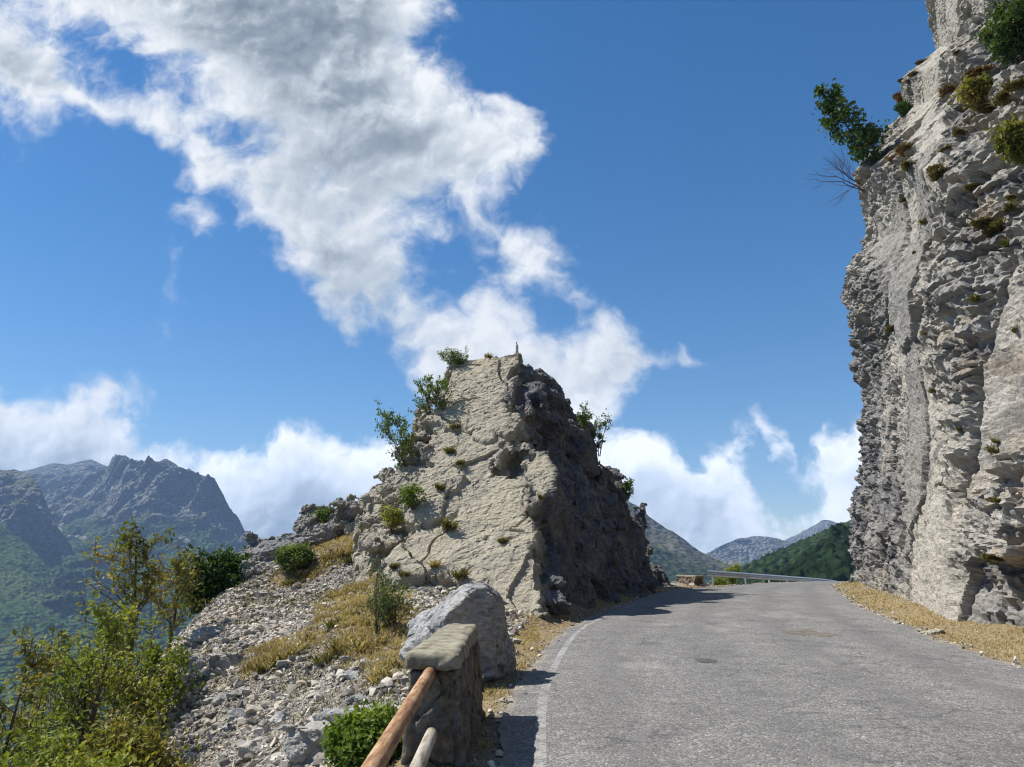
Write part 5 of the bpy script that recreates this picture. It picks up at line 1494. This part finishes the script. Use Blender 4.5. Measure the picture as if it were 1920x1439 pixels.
def wood_mesh(name, br, mat, sides=6, minr=0.004, parent=None):
    V_, F_ = [], []; base = 0
    for pts, rad in br:
        v, f, _t = tube(pts, np.maximum(rad, minr), sides if rad[0] > 0.02 else 4, False)
        V_.append(v); F_.append(f + base); base += len(v)
    o = mk_mesh(name, np.concatenate(V_), np.concatenate(F_), mat, True)
    if parent is not None: o.parent = parent
    return o
def leaf_mesh(name, anchors, per, spread, size, mat, seed, parent=None, narrow=0.5, tone=(0.0, 1.0), droop=0.3, thin=0.0):
    r = np.random.default_rng(seed)
    if thin: # whole twigs left bare so that the sky shows through
        nz = fbm(anchors * (1.6 / max(np.ptp(anchors[:, 2]), 0.3) * 2.0), 2, seed); anchors = anchors[(nz > np.quantile(nz, thin))]
    c = np.repeat(anchors, per, 0); n = len(c)
    c = c + r.normal(0, spread, (n, 3))
    a = r.normal(0, 1, (n, 3)); a[:, 2] -= droop; a /= np.linalg.norm(a, axis=1, keepdims=True)
    up = r.normal(0, 0.6, (n, 3)) + np.array([0, 0, 1.0]); bb = np.cross(a, up); bb /= np.maximum(np.linalg.norm(bb, axis=1, keepdims=True), 1e-6)
    nn_ = np.cross(bb, a)
    s = size * r.uniform(0.6, 1.25, (n, 1))
    v = np.stack([c - a * s * .5, c + bb * s * narrow * .5 + nn_ * s * 0.10, c + a * s * .5, c - bb * s * narrow * .5 + nn_ * s * 0.10], 1).reshape(-1, 3)
    f = np.arange(n * 4).reshape(-1, 4)
    cl = 0.5 + 0.9 * fbm(c * 1.3, 2, seed + 5)
    tn = np.clip(tone[0] + (tone[1] - tone[0]) * (0.6 * cl + 0.4 * r.random(n)), 0, 1)
    o = mk_mesh(name, v, f, mat, False, {'tone': np.repeat(tn, 4)})
    if parent is not None: o.parent = parent
    return o
def plant(name, loc, height, seed, leafmat, label, cat, group=None, lean=(0, 0), nfork=3, levels=4, spread=0.55, r0=0.06, per=8, lsize=0.09, lspread=0.10, tone=(0, 1), thin=0.0, stems=1, first=0.35, wide=1.0, narrow=0.5, crown='crown', trunk='trunk', curl=0.25, rot=(0, 0, 0), leafy=1):
    br, an = skeleton(seed, height, lean, nfork, levels, spread, r0, first, curl, stems, leafy)
    top = an[:, 2].max(); k = height / top
    S = np.array([k * wide, k * wide, k])
    br = [(q * S, rad) for q, rad in br]; an = an * S
    e = empty(name, tuple(float(x) for x in loc), label, cat, group)
    wood_mesh(trunk, br, bark, parent=e)
    leaf_mesh(crown, an, per, lspread, lsize, leafmat, seed + 1, e, narrow, tone, thin=thin)
    e.rotation_euler = rot
    return e

def tall_tree(name, loc, height, width, seed, leafmat, label, group, lean=0.0, n_br=22, twigs=6, per=4, lsize=0.12, lspread=0.07, bare_to=0.22, r0=0.07, tone=(0, 1), thin=0.0, stems=1, up=0.75):
    """a trunk carried to the top with side branches and leafy twigs all the way up, open enough to look through"""
    r = np.random.default_rng(seed); br, an = [], []
    for st in range(stems):
        n = 12; tz = np.linspace(0, 1, n + 1); ph = r.uniform(0, 6.28, 2)
        hgt = height * (1 if st == 0 else r.uniform(0.7, 0.92))
        off = np.array([0.0, 0.0]) if st == 0 else r.normal(0, 0.10 * width, 2)
        tr = np.stack([lean * hgt * tz + off[0] * (0.3 + 1.6 * tz) + 0.035 * hgt * np.sin(3.1 * tz + ph[0]) * tz, off[1] * (0.3 + 1.6 * tz) + 0.035 * hgt * np.sin(2.7 * tz + ph[1]) * tz, hgt * tz], 1)
        br.append((tr, r0 * (1 - 0.86 * tz) * (1 if st == 0 else 0.7)))
        for k in range(n_br):
            f = bare_to + (1 - bare_to) * ((k + r.random()) / n_br) * 0.97
            p0 = np.array([np.interp(f, tz, tr[:, c]) for c in range(3)])
            a_ = r.uniform(0, 6.28); prof_ = math.sin(math.pi * min(1, (f - bare_to * 0.6) / (1 - bare_to * 0.6)) ** 0.75) ** 0.7
            L = 0.5 * width * (0.25 + 0.75 * prof_) * r.uniform(0.6, 1.2)
            dcur = unit(np.array([math.cos(a_), math.sin(a_), up * r.uniform(0.5, 1.4)]))
            m = 6; pts = [p0]
            for i in range(m):
                dcur = unit(dcur + r.normal(0, 0.16, 3) + np.array([0, 0, 0.05])); pts.append(pts[-1] + dcur * L / m)
            pts = np.array(pts); br.append((pts, np.linspace(r0 * 0.38 * (1.1 - f), 0.006, m + 1)))
            for j in range(twigs):
                g = 0.25 + 0.75 * (j + r.random()) / twigs
                q0 = np.array([np.interp(g, np.linspace(0, 1, m + 1), pts[:, c]) for c in range(3)])
                tl = L * r.uniform(0.22, 0.45); td = unit(dcur * 0.6 + r.normal(0, 0.7, 3) + np.array([0, 0, 0.25]))
                q1 = q0 + td * tl * 0.5; q2 = q1 + unit(td + r.normal(0, 0.35, 3)) * tl * 0.5
                br.append((np.array([q0, q1, q2]), np.array([0.007, 0.005, 0.003])))
                if r.random() > thin:
                    for w_ in (0.35, 0.7, 1.0): an.append(q0 + (q1 - q0) * min(1, 2 * w_) if w_ < 0.5 else q1 + (q2 - q1) * (2 * w_ - 1))
    e = empty(name, tuple(float(x) for x in loc), label, 'tree', group)
    wood_mesh('trunk', br, bark, parent=e)
    leaf_mesh('crown', np.array(an), per, lspread, lsize, leafmat, seed + 1, e, 0.55, tone)
    return e

def base_at(px, D):
    """foot of a plant D metres ahead in the direction of column px"""
    x = (px - 960) / FPX * D / (CP + 0.25 * SP)
    return np.array([x, D, float(ground_z([[x, D]])[0]) - 0.1])
def tree_to(px, D, top_row, top_px=None, **kw):
    b_ = base_at(px, D); tp = at(top_px or px, top_row, D)
    h = float(tp[2] - b_[2])
    return b_, h, ((tp[0] - b_[0]) / h, 0.0)
G_T = 'trees growing on the slope below the road'
for (px, D, row, tpx, width, seed, mat, kw, label) in [
    (190, 14.2, 1165, 200, 2.7, 611, LEAF_YG, dict(n_br=30, twigs=7, per=5, lsize=0.105, thin=0.25, bare_to=0.3, stems=2, r0=0.085), 'bushy yellow green tree in front, largest of the slope trees at the lower left'),
    (250, 18.0, 1016, 272, 2.6, 612, LEAF_OLIVE, dict(n_br=30, twigs=6, per=4, lsize=0.13, thin=0.2, bare_to=0.35, r0=0.085, up=1.0), 'tall thin tree with sparse browning leaves rising above the yellow green tree'),
    (20, 13.0, 1205, 30, 2.0, 613, LEAF_OLIVE, dict(n_br=26, twigs=7, per=4, lsize=0.11, thin=0.2, bare_to=0.2, r0=0.06), 'olive brown leaved tree at the bottom left corner'),
    (325, 21.0, 1062, 338, 2.0, 614, LEAF_OLIVE, dict(n_br=24, twigs=6, per=3, lsize=0.14, thin=0.4, bare_to=0.3, r0=0.06, up=1.0), 'slender olive tree between the tall thin tree and the dark green one'),
    (395, 26.0, 1082, 402, 2.5, 615, LEAF_DARK, dict(n_br=44, twigs=8, per=6, lsize=0.19, lspread=0.12, bare_to=0.05, r0=0.10, stems=2), 'dark green dense tree just left of the scree slope edge'),
    (446, 29.0, 1066, 450, 1.8, 616, LEAF_DARK, dict(n_br=30, twigs=7, per=6, lsize=0.19, lspread=0.12, bare_to=0.05, r0=0.09), 'small dark green tree top peeping over the slope edge beside the rock knob'),
    (305, 16.5, 1235, 312, 1.9, 617, LEAF_YG, dict(n_br=22, twigs=6, per=5, lsize=0.11, thin=0.25, bare_to=0.25, r0=0.05, stems=2), 'low yellow green tree overlapping the dark rocks of the slope edge'),
    (108, 17.0, 1190, 118, 1.6, 618, LEAF_OLIVE, dict(n_br=20, twigs=5, per=3, lsize=0.11, thin=0.5, bare_to=0.3, r0=0.05, up=1.1), 'half bare tree with grey twigs behind the corner tree'),
]:
    b_, h, ln = tree_to(px, D, row, tpx)
    tall_tree('tree', b_, h, width, seed, mat, label, G_T, lean=ln[0], **kw)
for (px, D, row, seed, mat, wide, label) in [(95, 12.0, 1350, 621, LEAF_YG, 1.0, 'low yellow green bush under the corner tree at the bottom edge'), (262, 12.6, 1345, 622, LEAF_OLIVE, 1.0, 'low olive bush right of the large yellow green tree at the bottom edge'), (180, 11.0, 1400, 624, LEAF_YG, 1.0, 'bush cut by the bottom edge below the large yellow green tree')]:
    b_, h, ln = tree_to(px, D, row)
    plant('bush', b_, h, seed, mat, label, 'bush', None, levels=4, per=4, lsize=0.12, lspread=0.18, wide=wide, r0=0.035, spread=0.75, stems=5, thin=0.25, leafy=2, curl=0.35)
# dead grey stems among the trees
def bare(name, loc, height, seed, label, lean, mat, wide=0.8, levels=3, r0=0.03, rot=(0, 0, 0), cat='dead tree'):
    br, an = skeleton(seed, height, lean, 3 if cat == 'branches' else 2, levels, 0.45, r0, 0.2, 0.2, 3 if cat == 'branches' else 1)
    k = height / an[:, 2].max(); br = [(q * np.array([k * wide, k * wide, k]), rad) for q, rad in br]
    o = wood_mesh(name, br, mat); o.location = tuple(float(x) for x in loc); o.rotation_euler = rot
    tag(o, label, cat); return o
b_, h, ln = tree_to(72, 14.5, 1165, 68); bare('dead_tree', b_, h, 631, 'bare grey dead tree standing out at the left border', ln, bark, 0.5)
b_, h, ln = tree_to(110, 15.5, 1215, 135); bare('dead_tree', b_, h, 632, 'pale leaning dead stem right of the bare grey tree', ln, palebark, 0.5, 2, 0.02)
b_, h, ln = tree_to(300, 20.5, 1085, 306); bare('dead_tree', b_, h, 633, 'thin leafless stem behind the tall thin tree', ln, bark, 0.4, 2, 0.025)

# shrubs on the pyramid
def on_outcrop(px, py, tol=9): return front_point(OUT_V, px, py, tol)
def shrub(loc, height, seed, mat, label, **kw):
    """several stems with leaves along the outer twigs"""
    d_ = dict(levels=3, per=5, lsize=0.13, lspread=0.10, r0=0.03, spread=0.55, stems=4, thin=0.25, nfork=3, leafy=1, curl=0.3); d_.update(kw)
    return plant('shrub', loc, height, seed, mat, label, 'shrub', None, **d_)
def airy(loc, height, width, seed, mat, label, **kw):
    d_ = dict(n_br=9, twigs=5, per=4, lsize=0.12, lspread=0.06, bare_to=0.15, r0=0.028, thin=0.25, stems=3, up=0.9, name='shrub', cat='shrub'); d_.update(kw)
    nm = d_.pop('name'); ct = d_.pop('cat')
    e = tall_tree(nm, loc, height, width, seed, mat, label, None, **d_); e['category'] = ct
    return e
c = on_outcrop(752, 868); airy(c + [0.3, 0.3, -0.5], 2.5, 1.9, 641, LEAF_SHRUB, 'leafy shrub leaning out low on the left flank of the rock pyramid', lean=-0.5, n_br=12)
c = on_outcrop(802, 775); airy(c + [0.3, 0.4, -0.8], 2.4, 1.9, 642, LEAF_SHRUB, 'taller leafy shrub on the upper left flank of the rock pyramid', lean=-0.28, n_br=12)
c = on_outcrop(868, 680); airy(c + [-0.05, 0.3, -0.15], 0.75, 1.2, 643, LEAF_SHRUB, 'small grey green shrub on the left top of the rock pyramid', lean=-0.35, lsize=0.09, stems=4, n_br=8)
c = on_outcrop(1128, 842); airy(c + [0.1, 0.3, -0.2], 1.7, 1.1, 644, LEAF_SHRUB, 'thin shrub on the right skyline of the rock pyramid, the lower of two', lean=0.22, per=3, thin=0.35, stems=2)
c = on_outcrop(1088, 795); airy(c + [0.1, 0.3, -0.2], 1.1, 0.9, 645, LEAF_SHRUB, 'thin shrub on the right skyline of the rock pyramid, the upper of two', lean=0.15, per=3, thin=0.35, stems=2)
c = on_outcrop(1176, 936); airy(c + [0.1, 0.2, -0.1], 0.9, 0.6, 646, LEAF_SHRUB, 'tiny twiggy shrub far down the right skyline of the rock pyramid', lean=0.2, per=3, thin=0.35, stems=2)
c = on_ground(705, 1205); airy(c + [0, 0, -0.1], 1.65, 0.9, 650, LEAF_SHRUB, 'slim green sapling standing in the tawny grass left of the pillar', per=3, lsize=0.075, stems=2, thin=0.5)
c = on_ground(740, 1180); airy(c + [0, 0, -0.1], 0.75, 1.3, 651, LEAF_SHRUB, 'low loose green shrub in the tawny grass beside the slim sapling', per=3, lsize=0.075, stems=5, thin=0.3, n_br=7)
c = on_outcrop(768, 945); airy(c + [0, 0.0, -0.2], 0.75, 1.0, 647, LEAF_FRESH, 'light green bush in the broken ledges left of the big slab', per=4, lsize=0.09, stems=5, n_br=6, thin=0.3)
c = on_outcrop(728, 985); airy(c + [0, 0.0, -0.2], 0.7, 0.9, 648, LEAF_YG, 'yellowish green bush below the light green bush on the broken ledges', per=4, lsize=0.09, stems=5, n_br=6, thin=0.3)
c = on_ground(548, 1068); shrub(c + [0, 0, -0.1], 0.8, 649, LEAF_SHRUB, 'rounded dark green shrub in front of the grey rock knob', levels=4, per=6, lsize=0.12, stems=5, wide=1.5, thin=0.15)
c = on_ground(604, 985, 20); shrub(at(607, 985, 30.3), 0.55, 652, LEAF_SHRUB, 'tiny shrub on the skyline ledge behind the tawny grass', per=5, lsize=0.10, stems=2, wide=0.8)
c = on_ground(700, 1440, 5.0); shrub(np.array([c[0] - 0.05, c[1] + 0.2, c[2] - 0.1]), 0.52, 653, LEAF_FRESH, 'bright green leafy bush at the bottom edge beside the rusty rail', levels=4, per=5, lsize=0.06, lspread=0.07, stems=8, wide=1.6, thin=0.25, narrow=0.7)
bx = at(1378, 1098, 42.5); shrub(np.array([bx[0], 42.8, 0.1]), 1.6, 654, LEAF_YG, 'small yellowish sapling behind the guardrail', per=5, lsize=0.11, stems=2, wide=0.65)
bx = at(1352, 1100, 41.0); shrub(np.array([bx[0], 41.3, 0.2]), 0.7, 655, LEAF_YG, 'low weed under the end of the guardrail', per=5, lsize=0.10, stems=3, wide=1.0)
# tree and bushes on the cliff
def on_cliff(px, py, tol=10): return front_point(CLIFF_V, px, py, tol)
c = on_cliff(1622, 312); tall_tree('tree', c + [0.5, 0.2, -0.3], 4.5, 2.3, 661, LEAF_DARK, 'dark green tree leaning out from the upper left rim of the cliff', None, lean=-0.5, n_br=26, twigs=7, per=5, lsize=0.25, lspread=0.16, bare_to=0.12, r0=0.07, tone=(0.2, 1.0), thin=0.1)
c = on_cliff(1604, 350); bare('bare_branches', c + [0.3, 0.2, 0.0], 3.4, 664, 'bare leafless branches sticking out of the cliff rim below the leaning tree', (0.0, 0.0), bark, 1.5, 3, 0.035, rot=(0, R(-72), 0), cat='branches')
for (px, py, h, wd, seed, mat, label) in [(1905, 105, 1.6, 1.5, 671, LEAF_DARK, 'large dark green bush high on the cliff near the right edge'), (1838, 190, 0.6, 0.9, 672, LEAF_OLIVE, 'olive green bush on the upper cliff below the large bush'),
                                          (1694, 205, 0.6, 0.7, 673, LEAF_DARK, 'small dark bush in the notch of the cliff skyline'), (1916, 285, 0.7, 0.7, 674, LEAF_OLIVE, 'small leafy bush on the cliff at the right edge of view')]:
    c = on_cliff(px, py); airy(c + [-0.05, -0.05, -0.3], h, wd, seed, mat, label, per=5, lsize=0.15, lspread=0.09, stems=6, n_br=8, thin=0.1, lean=-0.25, cat='bush', name='bush')

# ------------------------------------------------------------------ grass
def blades(name, xy, z, hgt, wid, seed, mat, lean=0.35, tone=None, origin=None):
    r = np.random.default_rng(seed); n = len(xy)
    a = r.uniform(0, 2 * np.pi, n); w = np.stack([np.cos(a), np.sin(a), np.zeros(n)], 1) * wid[:, None] * 0.5
    l = np.stack([r.normal(0, lean, n), r.normal(0, lean, n), np.ones(n)], 1); l /= np.linalg.norm(l, axis=1, keepdims=True)
    b0 = np.c_[xy, z - 0.02]; mid = b0 + l * hgt[:, None] * 0.55; bend = np.c_[l[:, :2] * 1.1, np.full(n, 0.25)]
    tip_ = mid + bend * hgt[:, None] * 0.5
    v = np.stack([b0 - w, b0 + w, mid + w * 0.8, mid - w * 0.8, tip_], 1).reshape(-1, 3)
    i = np.arange(n)[:, None] * 5
    quads = i + np.array([[0, 1, 2, 3]]); tris = i + np.array([[3, 2, 4]])
    tn = r.random(n) if tone is None else tone
    if origin is not None: v = v - origin
    return mk_mesh(name, v, [quads, tris], mat, False, {'tone': np.repeat(tn, 5)})
DRY = leaf_material('dry_grass_blades', [(0, (0.11, 0.12, 0.04)), (0.25, (0.21, 0.17, 0.075)), (0.55, (0.40, 0.31, 0.155)), (1, (0.58, 0.48, 0.29))], 0.3)
GREENISH = leaf_material('tuft_blades', [(0, (0.05, 0.07, 0.02)), (0.5, (0.13, 0.13, 0.04)), (1, (0.30, 0.23, 0.10))], 0.3)
CUSH = leaf_material('cushion_blades', [(0, (0.06, 0.06, 0.02)), (0.5, (0.13, 0.11, 0.045)), (1, (0.24, 0.18, 0.09))], 0.25)
CUSH2 = leaf_material('russet_blades', [(0, (0.07, 0.045, 0.02)), (0.5, (0.17, 0.10, 0.05)), (1, (0.27, 0.19, 0.10))], 0.25)
r3 = np.random.default_rng(91)
xy = inside_slope(520000, r3, (-12, 6.5), (0.6, 31)); gd = grass_density(xy); dl = side_of(LEFT_EDGE, xy)
keep = (dl > 0.0) & (r3.random(len(xy)) < gd ** 1.5 * 0.85 * (0.10 + 0.90 * sstep(-0.15, 0.25, fbm(np.c_[xy * 1.7, np.zeros(len(xy))], 3, 99)))); xy = xy[keep]; dl = dl[keep]
hh_ = 0.10 + 0.22 * sstep(1.2, 2.5, dl) * (0.5 + 0.8 * r3.random(len(xy))) * (0.7 + 0.5 * fbm(np.c_[xy * 0.7, np.zeros(len(xy))], 2, 92)) ; hh_ = np.where(dl < 1.2, 0.05 + 0.06 * r3.random(len(xy)), hh_)
tn = np.clip(0.60 + 0.55 * fbm(np.c_[xy * 0.5, np.zeros(len(xy))], 3, 93) + 0.3 * (r3.random(len(xy)) - 0.5), 0, 1)
g1_ = blades('dry_grass', xy, ground_z(xy), np.maximum(hh_, 0.03), np.clip(0.0011 * xy[:, 1], 0.008, 0.03), 94, DRY, 0.55, tn); tag(g1_, kind='stuff')
# thin scattered grass over the rest of the slope
xy = inside_slope(90000, r3, (-12, 7), (-0.6, 30)); dl = side_of(LEFT_EDGE, xy); nz = fbm(np.c_[xy * 0.6, np.zeros(len(xy))], 3, 95)
xy = xy[(dl > 1.0) & (nz > 0.10)]
g2_ = blades('sparse_grass', xy, ground_z(xy), 0.06 + 0.14 * r3.random(len(xy)), np.clip(0.0009 * xy[:, 1], 0.008, 0.03), 96, GREENISH, 0.5); tag(g2_, kind='stuff')
# right verge and both shoulders further on
xy = inside_slope(210000, r3, (4, 6), (24, 48)); gd = grass_density(xy); dl = side_of(LEFT_EDGE, xy)
keep = (r3.random(len(xy)) < gd * (0.18 + 0.82 * sstep(-0.25, 0.2, fbm(np.c_[xy * 1.3, np.zeros(len(xy))], 3, 105)))); xy = xy[keep]
g3_ = blades('dry_grass', xy, ground_z(xy), 0.05 + 0.09 * r3.random(len(xy)), np.clip(0.0012 * xy[:, 1], 0.010, 0.035), 97, DRY, 0.8, np.clip(0.62 + 0.3 * fbm(np.c_[xy * 0.9, np.zeros(len(xy))], 3, 98) + 0.3 * (r3.random(len(xy)) - 0.5), 0, 1)); tag(g3_, kind='stuff')

def tuft_mesh(seed, n, h, spread, mat):
    r = np.random.default_rng(seed); a = r.uniform(0, 2 * np.pi, n); rd = spread * 1.25 * np.sqrt(r.random(n))
    xy_ = np.stack([rd * np.cos(a), rd * np.sin(a)], 1)
    o = blades('grass_tuft', xy_, np.zeros(n), h * (0.5 + 0.7 * r.random(n)), np.full(n, 0.028), seed, mat, 0.6)
    # a low root clump that carries the blades
    a = np.linspace(0, 2 * np.pi, 14, endpoint=False); rr0 = spread * r.uniform(0.9, 1.3, 14)
    ring = np.stack([rr0 * np.cos(a), rr0 * np.sin(a), np.full(14, -0.06)], 1)
    me = o.data; nv0 = len(me.vertices); co = np.empty(nv0 * 3, F32); me.vertices.foreach_get('co', co); tn = np.empty(nv0, F32); me.attributes['tone'].data.foreach_get('value', tn)
    qd = np.arange(n)[:, None] * 5; k = np.arange(14)
    V_ = np.vstack([co.reshape(-1, 3), ring, [[0, 0, 0.22 * h]]])
    F3 = np.vstack([qd + np.array([[3, 2, 4]]), np.stack([nv0 + k, nv0 + (k + 1) % 14, np.full(14, nv0 + 14)], 1)])
    bpy.data.objects.remove(o)
    return mk_mesh('grass_tuft', V_, [qd + np.array([[0, 1, 2, 3]]), F3], mat, False, {'tone': np.r_[tn, np.full(15, 0.3)]})
GT = 'grass tufts on the ledges of the rock pyramid'
protos = [tuft_mesh(700 + k, 130, 0.32, 0.13, GREENISH) for k in range(2)] + [tuft_mesh(705, 110, 0.30, 0.12, DRY)] + [tuft_mesh(706, 420, 0.22, 0.19, CUSH), tuft_mesh(707, 420, 0.22, 0.19, CUSH2)]
used = set()
def tuft(c, k, s, label, group, cat='grass tuft', sx=1.0):
    o = protos[k] if k not in used else protos[k].copy()
    if k in used: C.objects.link(o)
    used.add(k)
    o.location = tuple(float(x) for x in c); o.scale = (s * sx, s, s); o.rotation_euler = (R(12), 0, float(rng.uniform(0, 6.28)))
    tag(o, label, cat, group)
for (px, py, k, s, sx, label) in [
    (852, 806, 0, 0.85, 1.6, 'green grass tuft in the crack across the upper slab of the pyramid'), (842, 842, 0, 1.0, 1.2, 'grass tuft below the crack on the upper slab, the first of two'), (862, 868, 1, 0.8, 1.3, 'grass tuft below the crack on the upper slab, the second of two'),
    (822, 912, 1, 0.9, 0.9, 'grass tuft at the left rim of the joint between the two slabs'), (840, 985, 0, 1.35, 1.3, 'large grass tuft in the middle of the lower slab'), (942, 1012, 1, 0.75, 1.0, 'small grass tuft at the right of the lower slab'),
    (812, 1058, 2, 0.9, 1.1, 'straw coloured tuft at the lower left of the lower slab'), (866, 1080, 0, 1.0, 1.4, 'grass tuft right above the top of the boulder'), (736, 1062, 1, 0.8, 1.0, 'grass tuft on the broken rock left of the lower slab'),
    (760, 1078, 1, 0.7, 1.2, 'grass tuft in the dark gap below the lower slab'), (912, 660, 2, 0.9, 1.3, 'brown dry tuft on the flat top of the pyramid'), (1012, 930, 0, 0.6, 1.0, 'grass tuft under the nose of rock on the right edge of the slab'), (1024, 985, 1, 0.6, 1.0, 'grass tuft in the shaded corner right of the lower slab')]:
    tuft(on_outcrop(px, py, 6) + np.array([0, 0, 0.02]), k, s, label, GT, sx=sx)
GC = 'tufts growing from the cliff face'
for i in range(44):
    if i < 24: px, py = rng.uniform(1660, 1915), rng.uniform(20, 330)
    else: px, py = rng.uniform(1640, 1915), rng.uniform(330, 1080)
    k = int(rng.integers(3, 5)) if i < 24 else int(rng.integers(0, 4))
    k = 3 if k == 2 else k
    tuft(on_cliff(px, py, 7) + np.array([0.02, 0, -0.05]), k, float(rng.uniform(0.7, 1.6)) * (0.8 if i < 24 else 0.6), 'dry grass tuft growing from a crack in the tall cliff face', GC, sx=float(rng.uniform(0.9, 1.7)))
for (px, py, s) in [(640, 1225, 1.6), (690, 1222, 1.5), (606, 1245, 1.2), (545, 1235, 1.3), (640, 1042, 1.5), (680, 1038, 1.6), (660, 1160, 1.3), (700, 1140, 1.5), (735, 1165, 1.2), (720, 1210, 1.3), (660, 1205, 1.1), (628, 1175, 1.2),
                   (690, 1175, 1.1), (750, 1195, 1.2), (615, 1050, 1.3), (655, 1055, 1.2), (520, 1245, 1.2), (490, 1262, 1.1), (565, 1222, 1.0), (585, 1205, 1.1), (540, 1098, 1.2), (565, 1080, 1.1), (735, 1255, 1.0), (715, 1275, 1.0)]:
    c = on_ground(px, py); gr = int(px * 7 + py) % 3 == 0
    tuft(c, 0 if gr else 2, s * (0.8 if gr else 1.0), 'green grass tuft standing in the straw of the slope' if gr else 'straw coloured tussock standing up from the slope grass', 'green tufts on the slope' if gr else 'straw tussocks on the slope', 'grass tuft')
